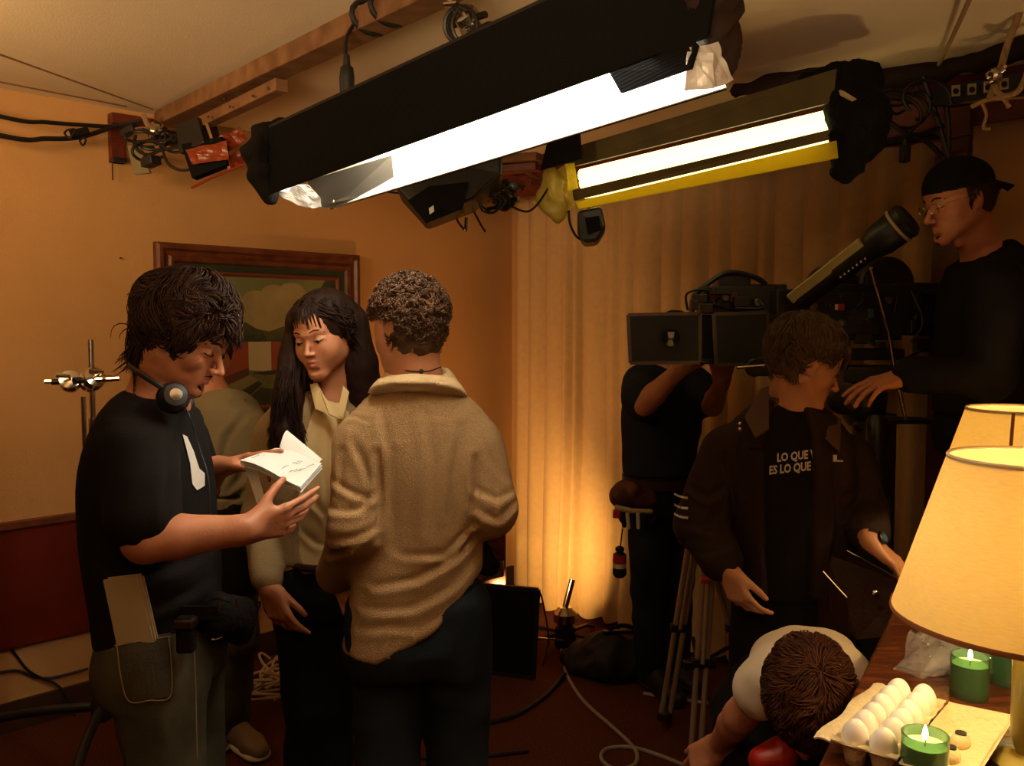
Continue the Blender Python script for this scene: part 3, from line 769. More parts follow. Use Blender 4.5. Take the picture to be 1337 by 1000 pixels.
def garment(name, secs, arms, m, parent, vox=.0085, infl=0, disp=None, cuts=(), fracs=None, r=(.066, .056, .052, .043), pre=None, post=None, k=.03, it=1, shoulder=True, pw=2.4):
    """secs + sleeves; fracs: how far down each arm the sleeve runs (0..2: 1 = elbow, 2 = wrist)"""
    S_ = SDF()
    if secs: S_.loft([(c, u, a+infl, b+infl) for c, u, a, b in secs], .03, pw=pw)
    if pre: pre(S_)
    for (p, n) in cuts: S_.cut(p, n)
    for i, A in enumerate(arms):
        sh, el, wr = V(A[0]), V(A[1]), V(A[2]); f = fracs[i] if fracs else 2
        rr = [x+infl for x in (A[5] if len(A) > 5 else r)]
        if f <= 1: S_.cone(sh, sh.lerp(el, f), rr[0], rr[0]+(rr[1]-rr[0])*f+.006, k); e = sh.lerp(el, f); S_.cut(e+(el-sh).normalized()*.002, el-sh, box=(tuple(min(a, b)-.09 for a, b in zip(e, el)), tuple(max(a, b)+.09 for a, b in zip(e, el)))) if False else None
        else:
            S_.cone(sh, el, rr[0], rr[1], k); w2 = el.lerp(wr, f-1); S_.cone(el, w2, rr[1], rr[2]+(rr[3]-rr[2])*(f-1), .02)
    if post: post(S_)
    return surf(S_, name, [m] if isinstance(m, str) else m, vox, parent, disp, it=it)
def trousers(parent, waist, hips, legs, m, r=(.098, .070, .062, .055), vox=.0095, u=V((1, 0, 0)), hem=.035, disp=None, name='trousers', bw=.155, bd=.115):
    S_ = SDF(); S_.loft([(waist, u, bw*.97, bd*.95), (hips, u, bw*1.05, bd*1.05), (V(hips)-V((0, 0, .06)), u, bw*1.0, bd*.98)], .02)
    for (hp, kn, an, toe) in legs:
        an2 = V(an)+(V(kn)-V(an)).normalized()*(hem-.04); S_.cone(hp, kn, r[0], r[1], .03); m_ = V(kn).lerp(an2, .35)
        S_.cone(kn, m_, r[1], r[2], .02); S_.cone(m_, an2, r[2], r[3], .02)
    return surf(S_, name, [m], vox, parent, disp or folds(.006, 9, (1, 1, .8), 3), it=1)
def project(o, polys, name, m, parent, eye=None, off=.0025, thick=False):
    """flat print laid on a garment: each polygon's points are pixels (px, py, approx depth) dropped onto the cloth along the sight line"""
    dg = bpy.context.evaluated_depsgraph_get(); bv = BVHTree.FromPolygons([v.co for v in o.data.vertices], [tuple(p.vertices) for p in o.data.polygons])
    e = V((0, 0, CAMZ)); b = MB()
    for (vs, fs) in polys:
        out = []
        for p in vs:
            d = (V(p)-e).normalized(); h = bv.ray_cast(e, d)
            out.append((h[0]+h[1]*off) if h[0] is not None and (h[0]-V(p)).length < .15 else V(p))
        b.add(out, fs)
    return b.build(name, m, parent, smooth=False)
def text_mesh(s, size, bold=.0):
    c = bpy.data.curves.new('t', 'FONT'); c.body = s; c.size = size; c.offset = bold; c.resolution_u = 2; c.fill_mode = 'FRONT'
    o = bpy.data.objects.new('t', c); COL.objects.link(o); dg = bpy.context.evaluated_depsgraph_get()
    me = bpy.data.meshes.new_from_object(o.evaluated_get(dg)); vs = [v.co.copy() for v in me.vertices]; fs = [tuple(p.vertices) for p in me.polygons]
    bpy.data.objects.remove(o); bpy.data.curves.remove(c); bpy.data.meshes.remove(me); return vs, fs

# ===== the director: dark T-shirt, shaggy hair, script
def director():
    H = Head(P(243, 436, 1.95), (.857, -.10, -.50), size=.97)
    neck = P(205, 528, 1.97); L = unit(.12, .99, 0)
    secs = [(P(205, 520, 1.97), L, .075, .058), (P(201, 546, 1.97), L, .140, .080), (P(194, 610, 1.97), L, .172, .106), (P(196, 690, 1.97), L, .165, .118), (P(206, 765, 1.96), L, .160, .118), (P(214, 835, 1.96), L, .165, .115)]
    aN = (P(183, 588, 1.83), P(190, 705, 1.77), P(322, 691, 1.82), dict(dirv=(.72, .62, .10), palm_n=(-.6, .75, .3), thumb_side=1, size=.95, curl=(.10, .22, .32, .40), thumb=(.75, .2), spread=.16), (.052, .047, .044, .030))
    aF = (P(236, 575, 2.14), P(252, 655, 2.24), P(284, 610, 2.14), dict(dirv=(1, 0, .22), palm_n=(.1, -.35, -1), thumb_side=-1, size=.95, curl=(.05, .45, .55, .6), thumb=(.5, .2), spread=.08), (.050, .043, .040, .028))
    legs = [(G(206, 1.88, .86), G(222, 1.84, .47), G(215, 1.9, .09), G(262, 1.84, .04)), (G(235, 2.08, .86), G(252, 2.06, .47), G(240, 2.1, .09), G(290, 2.06, .04))]
    t, body = person('man in black T-shirt with shaggy hair and headphones round his neck holding script pages', G(205, 1.97, 0), H, neck, secs, [aN, aF], legs, skin='skin_tan', nr=.060, hand_size=1)
    H.features(t, 'hair_dark', eyes_open=0)
    test = lambda x, y, z: (z > .052 and y > .0) or (y < .052 and z > .0) or (y < .024 and z > -.045) or (y < -.02 and z > -.10)
    hair(H, t, 'hair_dark', test, 7000, .085, curl=1.2, grav=.08, comb=(0, -.20, -.08), seed=2, r0=.0016, capr=.012, vol=.026, curlf=17, segs=8, tilt=.45, flow=.5, rmax=1.38, lenf=lambda x, y, z: 1.4 if (y < -.02 and z < .0) else 1.25 if y < -.01 else (.8 if y < .04 else .5))
    # goatee and moustache
    g = SDF(); g.ell(H.p(0, .079, -.104), tuple(x*H.s for x in (.0185, .0185, .0165)), H.R, .006)
    for sx in (-1, 1):
        g.cone(H.p(sx*.023, .0855, -.0625), H.p(sx*.003, .0985, -.0540), .0022*H.s, .0034*H.s, .003)
    surf(g, 'goatee', ['hair_dark'], .0032, t, lambda v, n: .0016*vnoise(v*260))
    tee = garment('t_shirt', secs, [aN, aF], 'tee_black', t, infl=.006, disp=creases([([(235, 560), (232, 620), (238, 680)], .008, .011), ([(140, 740), (190, 752), (240, 742)], .008, .012), ([(150, 780), (200, 792), (262, 776)], .008, .012), ([(210, 700), (240, 722), (275, 720)], .007, .010)], 1.80, folds(.006, 7, (1, 1, .6), 4)), fracs=[.74, .75], r=(.062, .062, .05, .05), cuts=[(P(210, 832, 1.96), (-.08, 0, -1))])
    # white print on the chest, seen at its edge
    pp = [(237, 567), (243, 570), (252, 590), (259, 612), (266, 618), (266, 634), (256, 640), (250, 632), (247, 605)]
    q = [P(x, y, 1.90) for x, y in pp]; project(tee, [(q, [tuple(range(len(q)))])], 'chest_print', 'print_white', t)
    jeans = trousers(t, P(210, 815, 1.96), P(212, 850, 1.96), legs, 'denim_blue', u=L, bw=.165, bd=.115)
    shoe('shoe', legs[0][2], legs[0][3], 'shoe_black', t); shoe('shoe', legs[1][2], legs[1][3], 'shoe_black', t)
    # back pocket patch with stitching, belt loop and side seam
    def gridq(q, n=10): return [P(*[((1-v)*((1-u)*q[0][k]+u*q[1][k])+v*((1-u)*q[3][k]+u*q[2][k])) for k in (0, 1)], 1.80) for v in [i/n for i in range(n+1)] for u in [j/n for j in range(n+1)]]
    gf = [(i*11+j, i*11+j+1, (i+1)*11+j+1, (i+1)*11+j) for i in range(10) for j in range(10)]
    project(jeans, [(gridq(((152, 840), (222, 828), (226, 908), (166, 914))), gf)], 'back_pocket', 'denim_pocket', t, off=.007)
    def seam(pts, nm='stitching'):
        pl = spline([V((x, y, 0)) for x, y in pts], 10); b = project(jeans, [([P(p.x, p.y, 1.80) for p in pl], [])], nm, 'stitch', t, off=.0085); co = [v.co.copy() for v in b.data.vertices]; bpy.data.objects.remove(b)
        MB().tube(co, .0011, 4).build(nm, 'stitch', t)
    seam([(156, 845), (168, 909), (196, 912), (222, 904), (219, 834)]); seam([(153, 845), (190, 838), (221, 833)]); seam([(250, 850), (252, 900), (254, 990)]); seam([(262, 830), (278, 835), (290, 832)])
    return t
# ===== headphones, papers, belt pack, script
def director_gear():
    t = thing('headphones', 'black headphones hanging round the neck of the man in black T-shirt', 'headphones', P(228, 518, 1.86))
    pts = spline([P(168, 472, 1.98), P(172, 480, 1.90), P(190, 492, 1.85), P(212, 506, 1.84), P(226, 518, 1.85)], 6)
    MB().tube([p for p in pts], .0065, 8).build('headband', 'black_rubber', t)
    MB().tube(spline([P(168, 472, 1.98), P(180, 476, 2.05), P(205, 495, 2.10), P(236, 522, 2.06)], 6), .0065, 8).build('headband', 'black_rubber', t)
    for c, ax in ((P(228, 517, 1.845), V((.5, -.75, .3))), (P(243, 528, 2.02), V((.6, .5, .1)))):
        a = ax.normalized(); cup = MB().lathe(c, [(.004, -.022), (.022, -.020), (.030, -.010), (.030, .004), (.024, .012), (.010, .015), (.002, .0155)], 20, a).build('ear_cup', 'black_rubber', t)
        MB().lathe(c-a*.018, [(.026, -.008), (.034, -.004), (.034, .004), (.026, .008)], 20, a, closed=True).build('ear_pad', 'black_cloth', cup)
        MB().lathe(c+a*.013, [(.012, 0), (.013, .002), (.002, .003)], 16, a).build('badge', 'chrome', cup)
    cable('lead', [P(240, 528, 1.86), P(248, 545, 1.84), P(254, 565, 1.85), P(262, 590, 1.85), P(270, 615, 1.84), P(273, 640, 1.83), P(275, 680, 1.83)], .0016, 'cable_black', t)
    # papers in the back pocket
    t = thing('folded_papers', 'folded tan papers tucked in the back jeans pocket of the man holding the script', 'papers', P(178, 830, 1.80))
    for i, (dx, dy, dd) in enumerate(((0, 0, 0), (6, -3, .006), (11, 0, .012), (3, 2, .018))):
        MB().slab([P(135+dx, 757+dy, 1.775+dd), P(180+dx*.7, 752+dy, 1.775+dd), P(201+dx*.6, 838, 1.79+dd), P(153+dx, 842, 1.79+dd)], .0035).build('sheet', 'paper_dull', t)
    # belt pack
    t = thing('belt_pack', 'black zipped belt pack on the hip of the man holding the script', 'bag', P(300, 810, 1.95))
    S_ = SDF(); S_.cone(P(285, 803, 1.90), P(310, 808, 1.98), .040, .042, .02, 1.25, V((0, 0, 1))); S_.cone(P(316, 800, 1.98), P(314, 825, 1.98), .030, .028, .01)
    b = surf(S_, 'pouch', ['black_cloth'], .006, t, folds(.002, 20))
    MB().tube([P(272, 785, 1.86), P(285, 781, 1.855), P(300, 786, 1.88)], .002).build('zip', 'dark_metal', b)
    for x, y in ((285, 791), (309, 787)): MB().box(P(x, y, 1.855), (.004, .003, .022)).build('zip_pull', 'chrome', b)
    MB().bar(P(150, 800, 1.80), P(285, 800, 1.86), .03, .006, (0, -1, 0)).build('strap', 'black_cloth', t)
    t = thing('radio_holster', 'small black radio holster below the black T-shirt', 'holster', P(240, 830, 1.80))
    MB().box(P(243, 828, 1.80), (.036, .03, .075)).build('case', 'black_cloth', t, bevel=.006)
    MB().box(P(243, 813, 1.797), (.04, .036, .02)).build('flap', 'leather_dark', t, bevel=.004)
    # script
    t = thing('script', 'open script pages with curled upper sheet held between the two men', 'script', P(350, 620, 2.08))
    a, b_, c, d = P(372, 562, 2.16), P(420, 602, 2.10), P(392, 633, 1.98), P(313, 601, 2.02)     # top, right, bottom, left
    def page(o, curl, up, nm='page', m='paper'):
        g = []
        for i in range(9):
            r = []
            for j in range(9):
                s_, t_ = i/8, j/8; p = d.lerp(P(360, 585, 2.15), s_).lerp(c.lerp(b_, s_), t_)
                r.append(p+V((0, -.3, 1))*(curl*s_**2.2*(1-t_*.55)+up+.006*math.sin(t_*5))+o)
            g.append(r)
        return MB().sheet(g, .0012).build(nm, m, t)
    pg = page(V((0, 0, 0)), .0, 0); page(V((.0, .004, -.006)), 0, 0); page(V((0, .006, -.011)), .0, -.002)
    # curled-back leaf
    g = []
    for i in range(9):
        s_ = i/8; g.append([P(365+10*s_+t_*46, 584-22*math.sin(s_*1.6)+t_*38*(1-.0*s_), 2.13+.04*s_-.04*t_) for t_ in [j/6 for j in range(7)]])
    MB().sheet(g, .0012).build('curled_page', 'paper', t)
    # handwriting
    rnd = random.Random(8); b = MB()
    for k in range(17):
        u0 = rnd.uniform(.08, .6); v0 = .08+.05*k; q = V((0, -.3, 1))*.004
        if .4 < v0 < .55 : continue
        p = d.lerp(P(360, 585, 2.15), u0).lerp(c.lerp(b_, u0), v0)+q; dirv = (P(360, 585, 2.15)-d).normalized(); pts = []
        for s_ in range(12): pts.append(p+dirv*.0028*s_+V((rnd.uniform(-1, 1), 0, 0))*.0012+(c-d).normalized()*rnd.uniform(-.0022, .0022))
        b.tube(pts, .0005, 3)
    b.build('handwriting', 'ink', pg)['kind'] = 'stuff'
    # pages hanging below
    MB().sheet([[P(318+22*s_+18*t_, 606+62*s_+6*t_+26*s_*t_, 2.04+.02*math.sin(s_*5)) for t_ in [j/5 for j in range(6)]] for s_ in [i/8 for i in range(9)]], .0012).build('hanging_page', 'paper', t)
    MB().sheet([[P(330+20*s_+20*t_, 640+45*s_+8*t_, 2.06+.02*math.sin(s_*4+1)) for t_ in [j/5 for j in range(6)]] for s_ in [i/8 for i in range(9)]], .0012).build('hanging_page', 'paper', t)
# ===== actor in beige knit, seen from behind
def actor():
    H = Head(P(532, 432, 2.15), (-.50, .86, -.10), size=1.0)
    neck = P(545, 508, 2.16); L = unit(1, .14, 0)
    secs = [(P(546, 506, 2.15), L, .070, .058), (P(546, 524, 2.15), L, .125, .080), (P(547, 558, 2.15), L, .168, .100), (P(548, 620, 2.15), L, .165, .112), (P(547, 700, 2.15), L, .150, .108), (P(543, 770, 2.15), L, .155, .115), (P(538, 850, 2.15), L, .168, .125)]
    aL = (P(474, 585, 2.13), P(466, 690, 2.06), P(438, 752, 2.24), dict(dirv=(.25, .15, -1), palm_n=(1, .3, 0), thumb_side=1, size=.95, curl=(.3, .35, .4, .4), thumb=(.3, .2)), (.054, .046, .042, .029))
    aR = (P(620, 588, 2.15), P(638, 664, 2.12), P(628, 672, 2.36), dict(dirv=(-.8, .5, .2), palm_n=(0, .3, -1), thumb_side=1, size=.9), (.054, .046, .042, .029))
    legs = [(G(508, 2.15, .88), G(505, 2.12, .48), G(503, 2.16, .09), G(490, 2.35, .04)), (G(588, 2.15, .88), G(600, 2.15, .48), G(616, 2.12, .09), G(640, 2.3, .04))]
    t, body = person('man in beige knit collared pullover seen from behind with short curly hair', G(545, 2.15, 0), H, neck, secs, [aL, aR], legs, skin='skin_fair', nr=.060)
    H.features(t, 'hair_dark', eyes_open=0)
    test = lambda x, y, z: (z > .055) or (y < .034 and z > .030) or (y < -.030 and z > -.045 and abs(x) < .060) or (y < -.045 and z > -.078 and abs(x) < .056)
    hair(H, t, 'hair_brown', test, 8000, .034, curl=1.7, grav=.0, comb=(0, 0, 0), seed=5, r0=.0013, capr=.008, vol=.014, curlf=80, segs=8, tilt=.7, flow=.25, rmax=1.27, lenf=lambda x, y, z: (.35 if (abs(x) > .045 and z < .05 and y > -.045) else (.5 if z < -.03 else 1)))
    def fd(v, n):
        x, z = v[:, 0]-nv(P(547, 620, 2.15))[0], v[:, 2]
        base = folds(.0045, 7, (1.2, 1, .35), 1)(v, n)
        return base
    fd = creases([([(437, 628), (468, 642), (492, 648)], .006, .008), ([(436, 662), (470, 660), (494, 640)], .007, .008), ([(434, 700), (468, 694), (494, 682)], .009, .009), ([(424, 730), (450, 716), (470, 700)], .006, .008),
        ([(462, 575), (480, 612), (490, 640)], .005, .009), ([(440, 552), (462, 546), (482, 552)], .0025, .004), ([(495, 590), (498, 640), (497, 700)], .011, .009), ([(447, 590), (444, 640)], .004, .008),
        ([(556, 542), (566, 600), (560, 690)], .006, .011), ([(602, 560), (592, 620), (590, 690)], .006, .011), ([(520, 590), (513, 650), (518, 720)], .004, .011), ([(500, 545), (512, 590), (508, 640)], .004, .010),
        ([(492, 762), (545, 752), (590, 728), (624, 696)], .008, .010), ([(478, 792), (540, 788), (588, 766), (616, 738)], .006, .010), ([(530, 722), (580, 722), (622, 682)], .007, .009), ([(545, 818), (580, 800), (600, 776)], .004, .009), ([(470, 820), (510, 812), (545, 815)], .003, .009),
        ([(622, 640), (648, 652), (668, 646)], .007, .008), ([(624, 666), (650, 678), (668, 664)], .007, .008), ([(636, 596), (652, 620), (664, 634)], .005, .008), ([(622, 600), (622, 650), (616, 690)], .010, .009), ([(618, 704), (600, 730)], .006, .008)], 2.05, fd)
    sh = garment('pullover', secs, [aL, aR], 'knit_beige', t, vox=.0065, infl=.006, disp=fd, fracs=[1.93, 1.95], r=(.066, .059, .058, .042), cuts=[(P(470, 842, 2.15), (0, 0, -1)), (P(535, 824, 2.15), (.47, 0, -.88)), (P(596, 776, 2.15), (.75, 0, -.66))])
    # collar lying on the shoulders
    C = SDF(); up = V((.02, -.35, 1)).normalized(); c0 = P(546, 500, 2.13)
    C.loft([(c0+V((0, .0, .022)), L, .078, .070), (c0-V((0, -.004, .004)), L, .100, .084), (c0-V((0, .006, .030)), L, .120, .100)], .01, pw=2.1); C.cut(c0+V((0, -.03, -.030)), (-.06, -.12, -1)); C.ell(c0+V((0, 0, .03)), (.066, .060, .045), None, .01, 's')
    surf(C, 'collar', ['knit_collar'], .0055, t, folds(.002, 12, seed=2))
    trousers(t, P(543, 790, 2.15), P(545, 835, 2.15), legs, 'denim_dark', u=L, bw=.165, bd=.12, r=(.100, .074, .066, .060))
    for l in legs: shoe('shoe', l[2], l[3], 'shoe_black', t)
    n = thing('necklace', 'thin dark cord necklace with small bead at the neck of the beige pullover', 'necklace', P(548, 491, 2.08))
    MB().tube(spline([P(508, 476, 2.13), P(520, 481, 2.095), P(532, 484, 2.078), P(548, 485, 2.074), P(562, 484, 2.080), P(576, 479, 2.10)], 6), .0018, 6).build('cord', 'leather_dark', n)
    MB().lathe(P(550, 485, 2.071), [(.001, -.006), (.006, -.003), (.006, .003), (.001, .006)], 10, (1, 0, 0)).build('bead', 'black_metal', n)
# ===== actress
def actress():
    H = Head(P(424, 436, 2.44), (-.36, -.90, -.20), up=(-.13, 0, 1), size=.95, female=True)
    neck = P(432, 520, 2.47); L = unit(.98, -.2, 0)
    secs = [(P(430, 522, 2.47), L, .060, .055), (P(424, 545, 2.47), L, .130, .078), (P(414, 578, 2.47), L, .150, .095), (P(407, 630, 2.46), L, .140, .105), (P(404, 690, 2.46), L, .118, .088), (P(408, 745, 2.46), L, .145, .10)]
    aR = (P(362, 574, 2.49), P(343, 676, 2.46), P(350, 766, 2.33), dict(dirv=(.42, -.05, -1), palm_n=(.35, 1, .1), thumb_side=1, size=.92, curl=(.25, .45, .5, .55), thumb=(.35, .2)), (.042, .036, .033, .024))
    aL = (P(478, 570, 2.46), P(500, 665, 2.50), P(470, 735, 2.45), dict(dirv=(-.3, 0, -1), palm_n=(-1, 0, 0), thumb_side=1, size=.88), (.042, .036, .033, .024))
    legs = [(G(392, 2.46, .88), G(400, 2.46, .48), G(398, 2.5, .08), G(392, 2.32, .04)), (G(432, 2.46, .88), G(432, 2.48, .48), G(438, 2.52, .08), G(440, 2.34, .04))]
    t, body = person('woman with long straight dark hair and fringe in pale yellow blouse', G(412, 2.46, 0), H, neck, secs, [aR, aL], legs, skin='skin', nr=.046, mouth=.004, ears=False)
    H.features(t, 'hair_black', eyes_open=.3, brow_r=.0019)
    bl = garment('blouse', secs, [], 'blouse', t, infl=.004, disp=creases([([(412, 560), (404, 600), (412, 660)], .005, .007), ([(430, 560), (424, 620), (430, 670)], .005, .007), ([(395, 640), (420, 665), (440, 700)], .005, .007), ([(392, 690), (412, 710), (440, 716)], .005, .007)], 2.36, folds(.004, 9, (1, 1, .5), 9)), cuts=[(P(404, 742, 2.46), (0, 0, -1)), (P(432, 515, 2.42), (0.1, -.75, .55))])
    cdg = garment('cardigan', secs, [aR, aL], 'cardigan', t, infl=.010, vox=.0075, disp=folds(.005, 9, (1, 1, .45), 6), fracs=[1.88, 1.9], r=(.054, .044, .040, .030),
                  cuts=[(P(404, 728, 2.46), (0, 0, -1))], post=lambda S_: (S_.cone(P(432, 515, 2.36), P(424, 600, 2.34), .070, .072, .006, 1, None, 's'), S_.cone(P(424, 600, 2.34), P(416, 720, 2.355), .072, .055, .006, 1, None, 's')))
    # blouse collar wings
    for pts in ([(405, 502, 2.40), (414, 500, 2.39), (428, 540, 2.355), (412, 534, 2.365)], [(414, 500, 2.392), (422, 516, 2.385), (446, 548, 2.35), (430, 541, 2.352)], [(448, 504, 2.43), (456, 512, 2.42), (448, 548, 2.37), (440, 540, 2.375)]):
        MB().slab([P(*q) for q in pts], .004).build('collar', 'blouse', t)
    trousers(t, P(410, 735, 2.46), P(412, 765, 2.46), legs, 'denim_dark', u=L, bw=.140, bd=.10, r=(.086, .060, .054, .056))
    MB().tube([P(375, 733, 2.40), P(392, 741, 2.355), P(410, 743, 2.345), P(432, 741, 2.35), P(446, 737, 2.37)], .011, 8).build('belt', 'leather_dark', t)
    for l in legs: shoe('shoe', l[2], l[3], 'shoe_black', t)
    # hair: cap, fringe and long locks falling over the shoulders
    test = lambda x, y, z: z > .072 or (y < .050 and z > .045) or (y < .028 and z > -.02) or (y < .0 and z > -.09)
    rnd = random.Random(9); wig = SDF(); hc = H.p(0, -.014, .036)
    wig.ell(hc, tuple(H.s*x for x in (.086, .104, .094)), H.R, .01)
    lk = [P(388, 420, 2.42), P(379, 470, 2.42), P(376, 520, 2.40), P(374, 565, 2.38), P(384, 602, 2.355)]; wig.chain([H.p(.040, -.01, .06)]+lk, [.040, .030, .032, .042, .044, .016], .03)
    rk = [P(460, 420, 2.46), P(470, 475, 2.48), P(480, 540, 2.5), P(484, 590, 2.52)]; wig.chain([H.p(-.035, -.02, .06)]+rk, [.050, .042, .050, .052, .04], .03)
    wig.cone(H.p(0, -.06, 0), P(428, 500, 2.56), .075, .07, .03); wig.cone(P(428, 500, 2.56), P(428, 600, 2.58), .07, .05, .03)
    wig.ell(H.p(.0, .080, -.022), tuple(H.s*x for x in (.057, .072, .108)), H.R, .008, 's')
    hd = surf(wig, 'hair', ['hair_black'], .006, t, lambda v, n: .003*vnoise(v*np.array([90, 90, 6])))
    def rt(i):
        p, nr, l = scalp(H, rnd, lambda x, y, z: z > .0 and (y < .03 or z > .06), (.086, .104, .094), (0, -.014, .036)); return p, nr
    def gr(p, nr, i):
        lx = (p-H.c).dot(H.x); sgn = 1 if lx > 0 else -1; f = rnd.random()
        if sgn > 0: e1, e2 = P(376+rnd.uniform(-15, 13), 500, 2.40+rnd.uniform(-.045, .06)), P(374+rnd.uniform(-26, 28), 592+rnd.uniform(-30, 22), 2.34+rnd.uniform(-.01, .05))
        else: e1, e2 = P(472+rnd.uniform(-16, 16), 480, 2.52+rnd.uniform(-.06, .05)), P(488+rnd.uniform(-26, 16), 560+rnd.uniform(-40, 20), 2.53+rnd.uniform(-.06, .04))
        side = H.c+H.x*sgn*.078*rnd.uniform(.94, 1.06)+H.y*rnd.uniform(-.06, .016)+H.z*rnd.uniform(-.02, .03)
        return spline([p, p+nr*.004+(side-p)*.35+nr*.012, side, e1, e2], 4)
    strands('hair_locks', 'hair_black', hd, rt, gr, 1500, .0019)
    clump = [(-.044, .030), (-.034, .022), (-.025, .026), (-.016, .032), (-.006, .050), (.008, .052), (.020, .040), (.030, .030), (.040, .034), (.048, .024)]; cur = {}
    def rf(i): cur['k'] = i % len(clump); x = clump[cur['k']][0]*.75+rnd.gauss(0, .0045); return H.p(x, .040-abs(x)*.3, .106-abs(x)*.25), H.y
    def gf(p, nr, i):
        x = (p-H.c).dot(H.x)/H.s; cx, cz = clump[cur['k']]; tx = cx*1.08+rnd.gauss(0, .0016); z = cz+rnd.uniform(-.004, .012)
        return spline([p, H.p(x*.6+tx*.4, .080-abs(x)*.35, .088), H.p(x*.3+tx*.7, .0965-abs(tx)*.40, .062), H.p(tx, .1005-abs(tx)*.46, z)], 3)
    strands('fringe', 'hair_black', hd, rf, gf, 230, .0010)
# ===== man in grey shirt bending behind the director
def grey_man():
    H = Head(P(268, 468, 3.28), (.3, .75, -.6), size=.98); L = unit(.85, -.5, 0); neck = P(282, 520, 3.22)
    secs = [(P(285, 522, 3.22), L, .10, .075), (P(288, 545, 3.2), L, .165, .10), (P(290, 590, 3.18), L, .175, .12), (P(292, 640, 3.16), L, .155, .12), (P(292, 690, 3.18), L, .155, .12)]
    aR = (P(334, 562, 3.12), P(346, 640, 3.08), P(300, 668, 3.35), dict(dirv=(-.6, .6, 0), palm_n=(0, 0, -1), thumb_side=1), (.05, .043, .04, .028))
    aL = (P(244, 560, 3.3), P(238, 640, 3.3), P(262, 690, 3.45), dict(dirv=(.6, .6, 0), palm_n=(0, 0, -1), thumb_side=-1), (.05, .043, .04, .028))
    legs = [(G(304, 3.18, .84), G(310, 3.12, .45), G(302, 3.24, .09), G(340, 3.10, .035)), (G(272, 3.25, .84), G(268, 3.2, .45), G(262, 3.32, .09), G(285, 3.15, .035))]
    t, body = person('man in grey-green shirt and blue jeans stooping behind the man with headphones', G(288, 3.2, 0), H, neck, secs, [aR, aL], legs, skin='skin_tan', ears=True)
    hair(H, t, 'hair_dark', lambda x, y, z: z > .04 or y < 0, 300, .03, capr=.01)
    garment('shirt', secs, [aR, aL], 'shirt_grey', t, infl=.006, disp=creases([([(318, 545), (298, 570), (290, 610)], .010, .012), ([(348, 590), (322, 612), (302, 640)], .010, .012), ([(300, 528), (330, 542)], .006, .009), ([(344, 628), (318, 642), (300, 655)], .009, .010)], 3.05, folds(.008, 7, (1, 1, .5), 12)), fracs=[1.1, 1.1], r=(.066, .062, .058, .05), cuts=[(P(292, 662, 3.16), (.25, 0, -1))])
    trousers(t, P(292, 662, 3.18), P(292, 705, 3.19), legs, 'denim_blue', u=L, r=(.092, .068, .066, .064), disp=folds(.008, 9, (1, 1, 1), 15))
    S_ = SDF(); S_.loft([(P(292, 655, 3.17), L, .165, .13), (P(296, 720, 3.16), L, .17, .135), (P(298, 775, 3.14), L, .150, .125)], .02); S_.cut(P(300, 768, 3.1), (.1, 0, -1))
    surf(S_, 'waist_jacket', ['black_cloth'], .010, t, folds(.008, 9, (1, 1, .4), 3))
    for l in reversed(legs):
        s_ = shoe('shoe', l[2], l[3], 'shoe_tan', t, 'white_plastic')
